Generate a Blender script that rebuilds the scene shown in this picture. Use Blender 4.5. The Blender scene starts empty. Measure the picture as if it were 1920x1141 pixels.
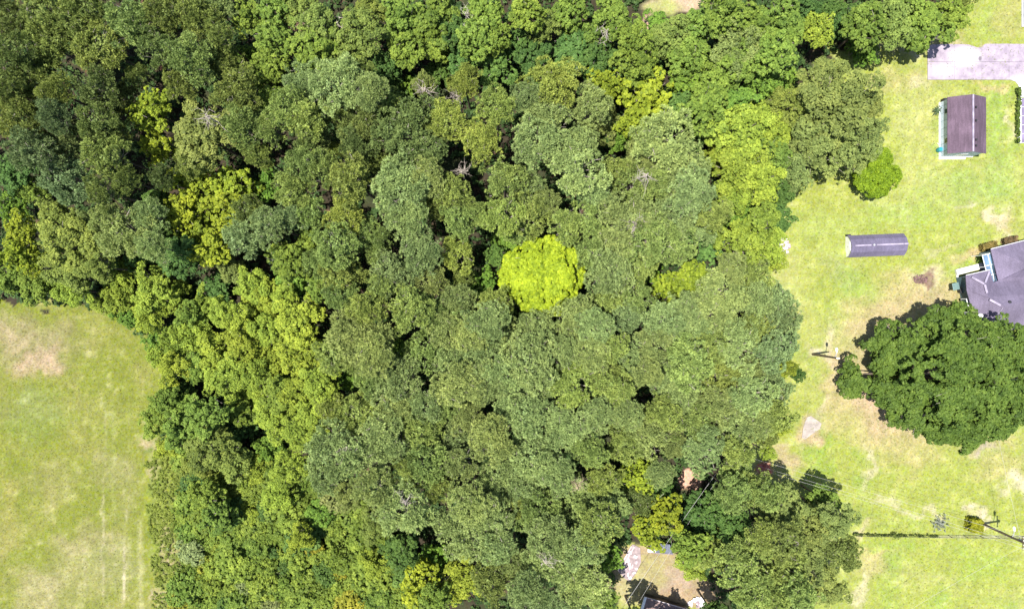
import bpy, math, random
import numpy as np
from mathutils import Vector, Matrix
PI = math.pi
rad = math.radians
random.seed(7)
sc = bpy.context.scene
COL = sc.collection

# ------------------------------------------------------------------ camera, light, exposure
CAM_H = 107.0
PXM = 12.0                      # photo pixels per metre on the ground
cam_d = bpy.data.cameras.new('camera')
cam_d.sensor_width = 36.0
cam_d.lens = 36.0 * CAM_H / 160.0
cam_d.clip_end = 6000
cam = bpy.data.objects.new('camera', cam_d)
cam.location = (0, 0, CAM_H)
COL.objects.link(cam)
sc.camera = cam

SUN_EL = rad(74.5)
SH = Vector((1.0, 0.16, 0)).normalized()          # shadows fall this way
to_sun = Vector((-SH.x * math.cos(SUN_EL), -SH.y * math.cos(SUN_EL), math.sin(SUN_EL)))
w = bpy.data.worlds.new('World')
sc.world = w
w.use_nodes = True
wn = w.node_tree
wn.nodes.clear()
sky = wn.nodes.new('ShaderNodeTexSky')
sky.sky_type = 'NISHITA'
sky.sun_disc = False
sky.sun_elevation = SUN_EL
sky.sun_rotation = math.atan2(to_sun.x, to_sun.y)
bg = wn.nodes.new('ShaderNodeBackground')
bg.inputs['Strength'].default_value = 0.10
wo = wn.nodes.new('ShaderNodeOutputWorld')
wn.links.new(sky.outputs[0], bg.inputs['Color'])
wn.links.new(bg.outputs[0], wo.inputs['Surface'])
sd = bpy.data.lights.new('sun', 'SUN')
sd.energy = 4.6
sd.angle = rad(0.53)
sd.color = (1.0, 0.96, 0.90)
so = bpy.data.objects.new('sun', sd)
so.rotation_euler = to_sun.to_track_quat('Z', 'Y').to_euler()
COL.objects.link(so)
sc.view_settings.view_transform = 'Standard'
sc.view_settings.look = 'None'
sc.view_settings.exposure = 1.2
sc.view_settings.gamma = 1.0
sc.view_settings.use_curve_mapping = False
sc.render.engine = 'CYCLES'
sc.cycles.max_bounces = 6
sc.cycles.diffuse_bounces = 3
sc.cycles.transmission_bounces = 4
sc.cycles.use_denoising = True

# ------------------------------------------------------------------ helpers
def W(px, py, h=0.0):
    """the point at height h that the photo shows at pixel (px, py)"""
    k = (CAM_H - h) / CAM_H / PXM
    return Vector(((px - 960.0) * k, (570.5 - py) * k, h))

def G(px, py):
    return W(px, py, 0.0)

def tag(o, label=None, cat=None, group=None, kind=None):
    if label: o['label'] = label
    if cat: o['category'] = cat
    if group: o['group'] = group
    if kind: o['kind'] = kind
    return o

def link(o, parent=None):
    COL.objects.link(o)
    if parent is not None: o.parent = parent
    return o

def empty(name, loc, rz=0.0):
    o = bpy.data.objects.new(name, None)
    o.location = loc
    o.rotation_euler = (0, 0, rz)
    o.empty_display_size = 0.5
    return link(o)

def mesh_np(name, verts, faces, mat=None, tint=None, smooth=False):
    """verts (N,3), faces (M,k) numpy"""
    me = bpy.data.meshes.new(name)
    verts = np.asarray(verts, dtype=np.float32)
    faces = np.asarray(faces, dtype=np.int32)
    M, k = faces.shape
    me.vertices.add(len(verts))
    me.vertices.foreach_set('co', verts.ravel())
    me.loops.add(M * k)
    me.loops.foreach_set('vertex_index', faces.ravel())
    me.polygons.add(M)
    me.polygons.foreach_set('loop_start', np.arange(0, M * k, k, dtype=np.int32))
    me.polygons.foreach_set('loop_total', np.full(M, k, dtype=np.int32))
    if smooth:
        me.polygons.foreach_set('use_smooth', np.ones(M, dtype=bool))
    me.update(calc_edges=True)
    if tint is not None:
        a = me.attributes.new('tint', 'FLOAT', 'FACE')
        a.data.foreach_set('value', np.asarray(tint, dtype=np.float32))
    if mat: me.materials.append(mat)
    return me

class MB:
    """collects boxes, tubes and polygons; builds ONE mesh object"""
    def __init__(s): s.v = []; s.f = []
    def add(s, vs, fs):
        n = len(s.v)
        s.v += [tuple(v) for v in vs]
        s.f += [tuple(i + n for i in f) for f in fs]
        return s
    def box(s, x0, x1, y0, y1, z0, z1, M=None):
        vs = [Vector(p) for p in ((x0,y0,z0),(x1,y0,z0),(x1,y1,z0),(x0,y1,z0),(x0,y0,z1),(x1,y0,z1),(x1,y1,z1),(x0,y1,z1))]
        if M: vs = [M @ v for v in vs]
        return s.add(vs, [(0,3,2,1),(4,5,6,7),(0,1,5,4),(1,2,6,5),(2,3,7,6),(3,0,4,7)])
    def tube(s, pts, radii, n=8, cap=True):
        rings = []
        vs = []; fs = []
        for i, p in enumerate(pts):
            p = Vector(p)
            a = Vector(pts[max(i-1,0)]); b = Vector(pts[min(i+1,len(pts)-1)])
            d = (b - a).normalized()
            u = d.orthogonal().normalized(); v = d.cross(u)
            for k in range(n):
                t = 2*PI*k/n
                vs.append(p + (u*math.cos(t) + v*math.sin(t)) * radii[i])
        for i in range(len(pts)-1):
            for k in range(n):
                k2 = (k+1) % n
                fs.append((i*n+k, i*n+k2, (i+1)*n+k2, (i+1)*n+k))
        if cap:
            fs.append(tuple(reversed(range(n))))
            m = (len(pts)-1)*n
            fs.append(tuple(m+k for k in range(n)))
        return s.add(vs, fs)
    def slab(s, poly, z0, z1):
        n = len(poly)
        vs = [(p[0],p[1],z0) for p in poly] + [(p[0],p[1],z1) for p in poly]
        fs = [tuple(range(n, 2*n)), tuple(reversed(range(n)))]
        for i in range(n): fs.append((i, (i+1)%n, n+(i+1)%n, n+i))
        return s.add(vs, fs)
    def sheet(s, pts, t):
        """a polygon in space given thickness t downward"""
        n = len(pts)
        a = [Vector(p) for p in pts]; b = [p - Vector((0,0,t)) for p in a]
        fs = [tuple(range(n)), tuple(reversed(range(n, 2*n)))]
        for i in range(n): fs.append((i, n+i, n+(i+1)%n, (i+1)%n))
        return s.add(a+b, fs)
    def build(s, name, mat=None, parent=None, loc=None, bevel=0.0, smooth=False):
        me = bpy.data.meshes.new(name)
        me.from_pydata(s.v, [], s.f)
        me.update()
        if mat: me.materials.append(mat)
        o = bpy.data.objects.new(name, me)
        if loc is not None: o.location = loc
        link(o, parent)
        if smooth:
            for p in me.polygons: p.use_smooth = True
        if bevel:
            m = o.modifiers.new('bevel', 'BEVEL'); m.width = bevel; m.segments = 2; m.limit_method = 'ANGLE'
        return o

# ------------------------------------------------------------------ materials
def new_mat(name):
    m = bpy.data.materials.new(name); m.use_nodes = True
    nt = m.node_tree
    b = nt.nodes['Principled BSDF']
    return m, nt, b

def N(nt, t, **kw):
    n = nt.nodes.new(t)
    for k, v in kw.items():
        if k.startswith('i_'): n.inputs[k[2:].replace('_', ' ')].default_value = v
        else: setattr(n, k, v)
    return n

def plain(name, col, rough=0.7, var=0.25, scale=3.0, bump=0.0, bscale=40.0, metal=0.0, spec=0.4):
    """colour with soft wear: two octaves of noise on the object's own coordinates"""
    m, nt, b = new_mat(name)
    tc = N(nt, 'ShaderNodeTexCoord')
    n1 = N(nt, 'ShaderNodeTexNoise'); n1.inputs['Scale'].default_value = scale; n1.inputs['Detail'].default_value = 6
    nt.links.new(tc.outputs['Object'], n1.inputs['Vector'])
    mr = N(nt, 'ShaderNodeMapRange'); mr.inputs['From Min'].default_value = 0.3; mr.inputs['From Max'].default_value = 0.7
    mr.inputs['To Min'].default_value = 1 - var; mr.inputs['To Max'].default_value = 1 + var
    nt.links.new(n1.outputs['Fac'], mr.inputs['Value'])
    mx = N(nt, 'ShaderNodeMix', data_type='RGBA', blend_type='MULTIPLY')
    mx.inputs[0].default_value = 1.0
    mx.inputs[6].default_value = (*col, 1)
    cmb = N(nt, 'ShaderNodeCombineColor')
    for i in range(3): nt.links.new(mr.outputs[0], cmb.inputs[i])
    nt.links.new(cmb.outputs[0], mx.inputs[7])
    nt.links.new(mx.outputs[2], b.inputs['Base Color'])
    b.inputs['Roughness'].default_value = rough
    b.inputs['Metallic'].default_value = metal
    b.inputs['Specular IOR Level'].default_value = spec
    if bump:
        n2 = N(nt, 'ShaderNodeTexNoise'); n2.inputs['Scale'].default_value = bscale; n2.inputs['Detail'].default_value = 4
        nt.links.new(tc.outputs['Object'], n2.inputs['Vector'])
        bp = N(nt, 'ShaderNodeBump'); bp.inputs['Strength'].default_value = 0.6; bp.inputs['Distance'].default_value = bump
        nt.links.new(n2.outputs['Fac'], bp.inputs['Height'])
        nt.links.new(bp.outputs[0], b.inputs['Normal'])
    return m

def leaf_mat(name, use_objcol=True, col=(0.1, 0.12, 0.04), trans=0.24, spread=0.66, hue=0.5):
    m, nt, b = new_mat(name)
    at = N(nt, 'ShaderNodeAttribute', attribute_name='tint')
    if use_objcol:
        oi = N(nt, 'ShaderNodeObjectInfo'); csrc = oi.outputs['Color']
    else:
        rgb = N(nt, 'ShaderNodeRGB'); rgb.outputs[0].default_value = (*col, 1); csrc = rgb.outputs[0]
    # value variation by leaf
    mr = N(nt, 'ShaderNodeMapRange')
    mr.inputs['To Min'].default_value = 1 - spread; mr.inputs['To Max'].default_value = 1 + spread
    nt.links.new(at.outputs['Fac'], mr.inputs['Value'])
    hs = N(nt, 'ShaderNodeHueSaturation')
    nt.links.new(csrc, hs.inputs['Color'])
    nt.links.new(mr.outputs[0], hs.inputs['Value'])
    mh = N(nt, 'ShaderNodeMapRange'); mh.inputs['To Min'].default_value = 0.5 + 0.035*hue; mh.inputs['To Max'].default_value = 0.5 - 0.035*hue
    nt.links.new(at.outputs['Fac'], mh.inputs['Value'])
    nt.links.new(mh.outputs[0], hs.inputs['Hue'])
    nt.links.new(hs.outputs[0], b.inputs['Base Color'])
    b.inputs['Roughness'].default_value = 0.6
    b.inputs['Specular IOR Level'].default_value = 0.15
    tr = N(nt, 'ShaderNodeBsdfTranslucent')
    nt.links.new(hs.outputs[0], tr.inputs['Color'])
    ms = N(nt, 'ShaderNodeMixShader'); ms.inputs[0].default_value = trans
    out = nt.nodes['Material Output']
    nt.links.new(b.outputs[0], ms.inputs[1]); nt.links.new(tr.outputs[0], ms.inputs[2])
    nt.links.new(ms.outputs[0], out.inputs['Surface'])
    return m

M_LEAF = leaf_mat('foliage')
M_BARK = plain('bark', (0.13, 0.10, 0.075), 0.95, 0.35, 2.0, 0.03, 12)
M_TWIG = plain('pale_twig_bark', (0.30, 0.26, 0.22), 0.9, 0.3, 3.0)
M_DEAD = plain('dead_wood', (0.34, 0.29, 0.25), 0.9, 0.3, 3.0)

# ------------------------------------------------------------------ value noise for the painted ground
def vnoise(X, Y, scale, seed, octaves=4):
    out = np.zeros_like(X); amp = 1.0; tot = 0.0
    for o in range(octaves):
        r = np.random.RandomState(seed + o * 17)
        T = r.rand(256, 256)
        x = X / scale * (2 ** o) + 1000.3 + o*7.7; y = Y / scale * (2 ** o) + 1000.7 + o*3.1
        xi = np.floor(x).astype(int); yi = np.floor(y).astype(int)
        fx = x - xi; fy = y - yi
        fx = fx*fx*(3-2*fx); fy = fy*fy*(3-2*fy)
        a = T[xi % 256, yi % 256]; b = T[(xi+1) % 256, yi % 256]
        c = T[xi % 256, (yi+1) % 256]; d = T[(xi+1) % 256, (yi+1) % 256]
        out += amp * ((a*(1-fx)+b*fx)*(1-fy) + (c*(1-fx)+d*fx)*fy)
        tot += amp; amp *= 0.55
    return out / tot

def inside(px, py, poly):
    """even-odd test, numpy"""
    res = np.zeros(np.shape(px), dtype=bool)
    n = len(poly)
    for i in range(n):
        x1, y1 = poly[i]; x2, y2 = poly[(i+1) % n]
        c = ((y1 > py) != (y2 > py))
        with np.errstate(divide='ignore', invalid='ignore'):
            xx = (x2-x1)*(py-y1)/((y2-y1) if y2 != y1 else 1e-9) + x1
        res ^= c & (px < xx)
    return res

# woods outline on the ground, photo pixels
WOODS = [(-900,-900),(-900,560),(0,568),(150,572),(235,592),(300,662),(322,735),(300,800),(330,850),(350,900),
         (420,960),(500,1010),(640,1060),(720,1141),(740,2000),(1150,2000),(1155,1100),(1150,1020),(1215,1010),(1300,1040),
         (1340,1110),(1370,2000),(1560,2000),(1510,1080),(1500,980),(1440,940),(1400,890),(1400,780),(1420,700),(1410,560),
         (1430,480),(1425,400),(1470,340),(1530,330),(1590,290),(1600,180),(1530,120),(1590,80),(1700,60),(1770,10),(1780,-900)]
SCRUB = [(300,800),(330,850),(350,900),(420,960),(500,1010),(640,1060),(720,1141),(740,1500),(285,1500),(290,1141),(285,1000),(275,900),(270,830)]

def build_ground():
    def axis(lo, hi, step, far):
        core = np.arange(lo, hi + step*0.5, step)
        ext = []; d = step
        x = hi
        while x < far:
            d *= 1.35; x += d; ext.append(x)
        e2 = []; d = step; x = lo
        while x > -far:
            d *= 1.35; x -= d; e2.append(x)
        return np.concatenate([np.array(e2[::-1]), core, np.array(ext)])
    xs = axis(-84, 84, 0.36, 3000); ys = axis(-51, 51, 0.36, 3000)
    X, Y = np.meshgrid(xs, ys)
    Xc = np.clip(X, -400, 400); Yc = np.clip(Y, -400, 400)
    px = X * PXM + 960; py = 570.5 - Y * PXM
    n_big = vnoise(Xc, Yc, 14, 3); n_mid = vnoise(Xc, Yc, 4.0, 11); n_sm = vnoise(Xc, Yc, 1.1, 23, 3); n_f = np.random.RandomState(5).rand(*X.shape)
    warp = (vnoise(Xc, Yc, 2.2, 41, 3) - 0.5)
    warp2 = (vnoise(Xc, Yc, 2.2, 57, 3) - 0.5)
    def mixc(base, col, m):
        m = np.clip(m, 0, 1)[..., None]
        return base*(1-m) + np.array(col)*m
    C = np.zeros(X.shape + (3,)) + np.array((0.190, 0.216, 0.038))        # right-hand lawn
    C = mixc(C, (0.238, 0.246, 0.072), (n_big-0.45)*3.5)
    C = mixc(C, (0.145, 0.215, 0.035), (0.47-n_mid)*3.0*0.7)
    C = mixc(C, (0.28, 0.275, 0.10), (n_sm-0.62)*4*0.5)
    # left field
    L = (px < 340) | (X < -60)
    F = np.zeros_like(C) + np.array((0.122, 0.139, 0.018))
    F = mixc(F, (0.112, 0.132, 0.013), (0.50-n_big)*4)
    F = mixc(F, (0.155, 0.155, 0.036), (n_mid-0.50)*4*0.8)
    F = mixc(F, (0.235, 0.22, 0.10), (n_sm-0.64)*6*0.4)
    C[L] = F[L]
    def patch(x, y, rx, ry, ang, col, s=1.0, soft=0.5, rough=1.0):
        nonlocal C
        dx = px - x + warp*PXM*5*rough; dy = py - y + warp2*PXM*5*rough
        a = rad(ang); u = (dx*math.cos(a)+dy*math.sin(a))/rx; v = (-dx*math.sin(a)+dy*math.cos(a))/ry
        d = np.sqrt(u*u+v*v)
        m = np.clip((1+soft-d)/(2*soft), 0, 1); m = m*m*(3-2*m)
        m = m*(0.62+0.75*n_sm) * s * (0.55 if x < 300 else 0.92)
        if x < 300: col = tuple(np.array(col)*np.array((0.86, 0.86, 0.72)))
        C = mixc(C, col, m)
    DIRT = (0.275, 0.225, 0.105); PALE = (0.36, 0.31, 0.21); PINK = (0.275, 0.20, 0.125)
    # left field patches
    for a in [(60,640,85,42,8,(0.22,0.175,0.125),0.95),(15,632,50,16,10,(0.33,0.25,0.18),0.7),(75,680,45,22,-30,(0.31,0.22,0.17),1.2),
              (140,720,25,12,60,(0.24,0.21,0.10),0.5),(200,620,40,10,20,(0.25,0.22,0.10),0.4),
              (60,780,60,50,0,(0.16,0.20,0.09),0.6),(55,825,70,38,0,(0.115,0.145,0.010),0.7),(110,860,55,25,0,(0.12,0.145,0.012),0.5),
              (200,875,45,30,0,(0.22,0.19,0.12),0.5),(90,900,70,30,0,(0.20,0.18,0.09),0.5),(160,1010,60,28,-15,(0.28,0.23,0.15),0.75),
              (130,1090,60,70,0,(0.25,0.22,0.13),0.6),(70,1120,40,45,0,(0.33,0.27,0.19),0.7),(45,1080,30,25,0,(0.24,0.21,0.12),0.5),
              (15,1000,22,45,0,(0.28,0.23,0.10),0.5),(10,930,18,30,0,(0.26,0.21,0.08),0.5),(215,1060,40,60,0,(0.24,0.22,0.14),0.6),
              (237,920,22,50,0,(0.22,0.20,0.11),0.5),(170,770,110,18,0,(0.19,0.20,0.06),0.5),(30,1050,30,10,0,(0.12,0.15,0.02),0.5)]:
        patch(*a)
    for x, y0, y1, wd, c, s in [(192,880,1141,3.5,(0.40,0.34,0.24),0.55),(231,1000,1150,4.5,(0.42,0.35,0.25),0.7),(197,740,900,4,(0.26,0.25,0.13),0.5),
                        (238,930,1010,4,(0.40,0.34,0.25),0.5),(212,740,1000,6,(0.22,0.23,0.09),0.4),(160,1000,1150,5,(0.26,0.24,0.13),0.4)]:
        m = np.clip(1-np.abs(px-x+warp*16)/wd, 0, 1)*np.clip((py-y0)/40, 0, 1)*np.clip((y1-py)/40, 0, 1)*(0.2+1.5*n_sm)
        C = mixc(C, c, m*s*0.6)
    m = np.clip(1-np.abs(px-281+warp*14)/14, 0, 1)*np.clip((py-800)/60, 0, 1)*np.clip((1010-py)/60, 0, 1)
    C = mixc(C, (0.15, 0.17, 0.008), m*0.9)
    m = np.clip(1-np.abs(px-263+warp*6)/8, 0, 1)*np.clip((py-960)/40, 0, 1)
    C = mixc(C, (0.25, 0.24, 0.10), m*0.7)
    # right lawn patches
    for a in [(1690,560,90,45,-15,DIRT,0.8),(1650,600,60,35,0,DIRT,0.65),(1760,560,50,30,0,PINK,0.5),(1735,520,35,20,0,PALE,0.45),
              (1726,523,17,10,5,(0.13,0.075,0.06),1.0,0.25),(1600,640,40,20,20,DIRT,0.45),(1555,650,10,50,5,PALE,0.6),(1525,664,16,13,0,PALE,0.8),
              (1572,690,28,30,0,PINK,0.6),(1560,740,18,45,-8,DIRT,0.7),(1550,770,10,22,0,PALE,0.5),(1640,760,60,40,30,PINK,0.85),(1680,800,55,40,30,DIRT,0.8),
              (1720,700,140,110,0,PINK,0.8),(1640,830,40,22,10,DIRT,0.5),(1600,780,45,30,0,DIRT,0.4),(1632,870,7,38,6,PALE,0.6),(1700,860,60,25,0,DIRT,0.5),
              (1850,830,50,14,-12,DIRT,0.6),(1845,845,20,8,0,(0.26,0.2,0.19),0.7),(1885,870,45,28,0,DIRT,0.45),(1900,905,22,22,0,PALE,0.7),(1830,880,30,16,0,DIRT,0.35),
              (1868,400,18,12,0,PALE,0.85),(1880,410,20,12,20,DIRT,0.6),(1803,382,9,7,0,PALE,0.7),(1885,430,10,10,0,PALE,0.5),(1760,460,35,8,-20,PALE,0.4),
              (1812,485,40,10,-12,DIRT,0.6),(1835,470,14,18,0,(0.33,0.18,0.12),0.5),(1850,470,40,12,-14,DIRT,0.5),(1790,560,20,30,0,DIRT,0.6),
              (1580,480,35,25,0,(0.2,0.24,0.06),0.5),(1570,520,25,22,0,(0.155,0.185,0.07),0.6),(1600,540,50,25,0,(0.15,0.22,0.03),0.5),
              (1520,800,24,26,30,PINK,0.9),(1512,815,14,12,0,DIRT,0.7),(1475,860,30,20,30,PINK,0.7),(1450,830,12,30,0,DIRT,0.6),
              (1690,150,60,16,0,DIRT,0.45),(1700,95,50,10,0,PALE,0.6),(1800,92,50,12,0,(0.28,0.22,0.15),0.6),(1690,88,30,8,0,(0.3,0.22,0.15),0.7),
              (1860,160,40,8,0,(0.30,0.22,0.11),0.6),(1893,240,7,26,0,PALE,0.6),(1730,160,16,8,0,PALE,0.5),(1760,70,40,20,0,DIRT,0.45),(1850,40,20,40,0,(0.16,0.21,0.04),0.5),
              (1890,30,30,40,0,DIRT,0.35),(1700,950,60,7,14,PALE,0.45),(1765,966,18,8,14,PALE,0.5),(1830,962,14,10,0,PALE,0.8),(1848,982,12,8,0,PALE,0.6),
              (1625,985,22,10,0,(0.28,0.24,0.13),0.7),(1640,1060,30,28,0,DIRT,0.6),(1620,1110,14,30,10,PALE,0.6),(1650,1035,40,8,0,DIRT,0.4),(1745,1090,60,20,0,(0.25,0.25,0.09),0.4),
              (1680,1020,60,12,0,(0.17,0.235,0.03),0.5),(1840,1060,50,30,0,(0.16,0.23,0.03),0.5),(1545,870,12,30,0,(0.12,0.19,0.02),0.5),(1548,830,10,25,10,(0.12,0.19,0.02),0.5),
              (1560,420,60,30,0,(0.2,0.245,0.06),0.5),(1700,400,80,30,0,(0.15,0.225,0.035),0.5),(1800,350,60,30,10,(0.145,0.215,0.05),0.5),(1870,320,30,60,0,(0.15,0.22,0.045),0.5),
              (1660,380,70,12,40,(0.24,0.27,0.09),0.4),(1700,230,22,70,0,(0.26,0.28,0.09),0.4),(1860,250,22,60,0,(0.15,0.22,0.04),0.5),
              (1270,10,60,14,-5,(0.30,0.22,0.15),0.9),(1245,15,30,16,0,(0.24,0.26,0.08),0.6),(1215,45,14,14,0,(0.33,0.22,0.15),0.9),(1235,22,10,8,0,PALE,0.6)]:
        patch(*a)
    # tyre sweep arcs faintly visible in the lawn
    for cx, cy, r0, wd in [(1500,560,95,3),(1500,560,78,2.5),(1810,420,110,3),(1810,420,124,3)]:
        d = np.abs(np.hypot(px-cx+warp*8, py-cy+warp2*8)-r0)
        C = mixc(C, (0.27, 0.275, 0.11), np.clip(1-d/wd, 0, 1)*0.35*(px > 1460))
    # fence line pale dirt
    C = mixc(C, (0.36, 0.33, 0.25), np.clip(1-np.abs(py-1006.5)/2.2, 0, 1)*(px > 1748)*0.75*(0.5+n_sm))
    # woods floor
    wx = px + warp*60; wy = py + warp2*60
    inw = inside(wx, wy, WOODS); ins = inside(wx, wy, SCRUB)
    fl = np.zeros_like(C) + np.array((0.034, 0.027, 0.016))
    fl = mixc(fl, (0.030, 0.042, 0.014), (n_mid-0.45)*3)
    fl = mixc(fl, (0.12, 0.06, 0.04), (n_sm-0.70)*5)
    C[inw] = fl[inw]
    sc_ = np.zeros_like(C) + np.array((0.13, 0.155, 0.025)); sc_ = mixc(sc_, (0.22, 0.185, 0.09), (n_mid-0.5)*4); sc_ = mixc(sc_, (0.09, 0.13, 0.015), (0.45-n_sm)*4)
    C[ins] = sc_[ins]
    # clearings inside the woods
    for a in [(1270,8,62,15,-5,(0.30,0.23,0.15),1.3,0.3,0.4),(1240,18,30,16,0,(0.22,0.24,0.07),0.9),(1215,45,14,14,0,(0.33,0.22,0.15),1.2,0.3,0.4),(1215,1075,75,55,0,(0.235,0.18,0.095),1.2,0.2,0.4),(1300,1110,60,30,0,(0.24,0.175,0.10),1.1,0.2,0.4),(1225,1070,40,26,0,(0.22,0.20,0.08),0.8),(1270,1090,30,18,0,(0.25,0.19,0.15),0.5),
              (1180,1100,25,40,0,(0.25,0.23,0.10),0.8),(1292,900,26,20,15,(0.42,0.24,0.16),1.4,0.2,0.4),(1432,880,16,12,30,(0.35,0.10,0.07),1.3,0.25,0.4),
              (163,133,7,4,0,(0.34,0.17,0.10),1.2,0.3,0.3),(302,125,4,8,0,(0.25,0.11,0.08),1.1,0.3,0.3),(592,568,16,10,30,(0.22,0.13,0.12),1.2,0.3,0.5),
              (1048,641,12,9,0,(0.30,0.10,0.10),1.2,0.3,0.4),(955,497,12,6,-20,(0.40,0.16,0.12),1.2,0.3,0.4),(957,545,8,10,0,(0.35,0.16,0.14),1.2,0.3,0.4),
              (758,552,9,7,20,(0.35,0.17,0.12),1.2,0.3,0.4),(553,52,10,14,0,(0.40,0.22,0.14),1.1,0.3,0.4)]:
        patch(*a)
    C = C * (0.91 + 0.18*n_f)[..., None] * (0.80+0.40*n_sm)[..., None]
    far = (np.abs(X) > 120) | (np.abs(Y) > 90)
    C[far] = C[far]*0.3 + np.array((0.06, 0.075, 0.022))*0.7
    Z = (n_big-0.5)*0.10 + (n_sm-0.5)*0.04
    V = np.stack([X, Y, Z*(np.hypot(X, Y) < 150)], -1).reshape(-1, 3)
    ny, nx = X.shape
    i = np.arange(ny*nx).reshape(ny, nx)
    Fc = np.stack([i[:-1,:-1], i[:-1,1:], i[1:,1:], i[1:,:-1]], -1).reshape(-1, 4)
    m, nt, b = new_mat('turf_and_soil')
    at = N(nt, 'ShaderNodeAttribute', attribute_name='albedo')
    tc = N(nt, 'ShaderNodeTexCoord')
    def noise(scale, detail, lo, hi, fmin=0.3, fmax=0.7):
        n = N(nt, 'ShaderNodeTexNoise'); n.inputs['Scale'].default_value = scale; n.inputs['Detail'].default_value = detail; n.inputs['Roughness'].default_value = 0.65
        nt.links.new(tc.outputs['Object'], n.inputs['Vector'])
        r = N(nt, 'ShaderNodeMapRange'); r.inputs['From Min'].default_value = fmin; r.inputs['From Max'].default_value = fmax
        r.inputs['To Min'].default_value = lo; r.inputs['To Max'].default_value = hi
        nt.links.new(n.outputs['Fac'], r.inputs['Value'])
        return n, r
    n1, r1 = noise(3.2, 5, 0.78, 1.22)
    n2, r2 = noise(0.9, 3, 0.90, 1.10)
    mul = N(nt, 'ShaderNodeMath', operation='MULTIPLY')
    nt.links.new(r1.outputs[0], mul.inputs[0]); nt.links.new(r2.outputs[0], mul.inputs[1])
    hs = N(nt, 'ShaderNodeHueSaturation')
    n3, r3 = noise(1.6, 4, 0.484, 0.514)
    n4, r4 = noise(2.3, 4, 0.75, 1.15)
    nt.links.new(at.outputs['Color'], hs.inputs['Color']); nt.links.new(mul.outputs[0], hs.inputs['Value'])
    nt.links.new(r3.outputs[0], hs.inputs['Hue']); nt.links.new(r4.outputs[0], hs.inputs['Saturation'])
    nt.links.new(hs.outputs[0], b.inputs['Base Color'])
    b.inputs['Roughness'].default_value = 0.95; b.inputs['Specular IOR Level'].default_value = 0.15
    bp = N(nt, 'ShaderNodeBump'); bp.inputs['Strength'].default_value = 0.9; bp.inputs['Distance'].default_value = 0.16
    nt.links.new(n1.outputs['Fac'], bp.inputs['Height']); nt.links.new(bp.outputs[0], b.inputs['Normal'])
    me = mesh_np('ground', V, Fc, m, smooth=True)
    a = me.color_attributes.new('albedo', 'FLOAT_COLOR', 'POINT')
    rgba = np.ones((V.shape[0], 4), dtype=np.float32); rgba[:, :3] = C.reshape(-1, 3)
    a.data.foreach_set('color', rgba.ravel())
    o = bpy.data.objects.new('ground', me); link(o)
    tag(o, 'mown lawn on the right, rough field on the left and brown woodland floor', None, None, 'structure')
build_ground()

# ------------------------------------------------------------------ foliage generator
def leaf_quads(rs, cen, out, K, prad, length, width, mode, upb, tintP, jit=1.0):
    """K leaves round every puff centre; mode 'needle' radiates, 'leaf' lies across the outward direction"""
    n = len(cen)
    C = np.repeat(cen, K, 0); O = np.repeat(out, K, 0)
    m = n*K
    d = rs.normal(size=(m, 3)); d /= np.linalg.norm(d, axis=1)[:, None]
    d = d + O*0.75 + np.array((0, 0, upb)); d /= np.linalg.norm(d, axis=1)[:, None]
    r = prad if np.isscalar(prad) else np.repeat(prad, K)[:, None]
    L = length*rs.uniform(0.7, 1.3, (m, 1)); Wd = width*rs.uniform(0.7, 1.3, (m, 1))
    if mode == 'needle':
        base = C + d*r*rs.uniform(0.05, 0.45, (m, 1))
        tip = base + d*L
        s = np.cross(d, rs.normal(size=(m, 3))); s /= np.linalg.norm(s, axis=1)[:, None]
        V = np.stack([base - s*Wd*0.35, base + d*L*0.45 + s*Wd*0.0 - s*Wd*0.5, tip, base + d*L*0.45 + s*Wd*0.5], 1)
    else:
        p = C + d*r*rs.uniform(0.55, 1.0, (m, 1))
        nrm = d*0.8 + np.array((0, 0, 0.7)) + rs.normal(size=(m, 3))*0.42*jit
        nrm /= np.linalg.norm(nrm, axis=1)[:, None]
        a = np.cross(nrm, rs.normal(size=(m, 3))); a /= np.linalg.norm(a, axis=1)[:, None]
        b = np.cross(nrm, a)
        V = np.stack([p - a*L*0.5, p - b*Wd*0.5, p + a*L*0.5, p + b*Wd*0.5], 1)
    tint = np.clip(np.repeat(tintP, K)*0.6 + rs.rand(m)*0.4, 0, 1)
    return V.reshape(-1, 3), tint

def dome_dirs(rs, n, tmax):
    """roughly even directions down to polar angle tmax"""
    i = np.arange(n) + 0.5
    ct = 1 - (1-math.cos(tmax))*i/n
    ph = i*2.399963 + rs.uniform(0, 6.28)
    st = np.sqrt(np.clip(1-ct*ct, 0, 1))
    d = np.stack([st*np.cos(ph), st*np.sin(ph), ct], 1) + rs.normal(size=(n, 3))*0.13
    return d/np.linalg.norm(d, axis=1)[:, None]

def puffs_from_lobes(rs, LC, LR, per, flat=0.75, tmax=1.9):
    cs, os_, ts = [], [], []
    for c, r in zip(LC, LR):
        k = max(5, int(per*(r/np.mean(LR))**2))
        d = dome_dirs(rs, k, tmax)
        off = d*np.array((1, 1, flat))*r*rs.uniform(0.72, 1.12, (k, 1))
        cs.append(c + off); os_.append(d); ts.append(np.clip(rs.rand()*0.5 + rs.rand(k)*0.6, 0, 1))
    return np.concatenate(cs), np.concatenate(os_), np.concatenate(ts)

def cleft(rs, pc, scale, thr):
    a = rs.uniform(0, 6.28, 9)
    g = 0
    for i, f in enumerate((1.0, 1.9, 3.1)):
        q = pc*f*scale
        g = g + (np.sin(q[:, 0]+a[i]+0.7*np.sin(q[:, 1])) + np.sin(q[:, 1]+a[i+3]+0.7*np.sin(q[:, 2])) + np.sin(q[:, 2]+a[i+6]+0.7*np.sin(q[:, 0])))/(1+0.5*i)
    return g > thr

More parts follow.
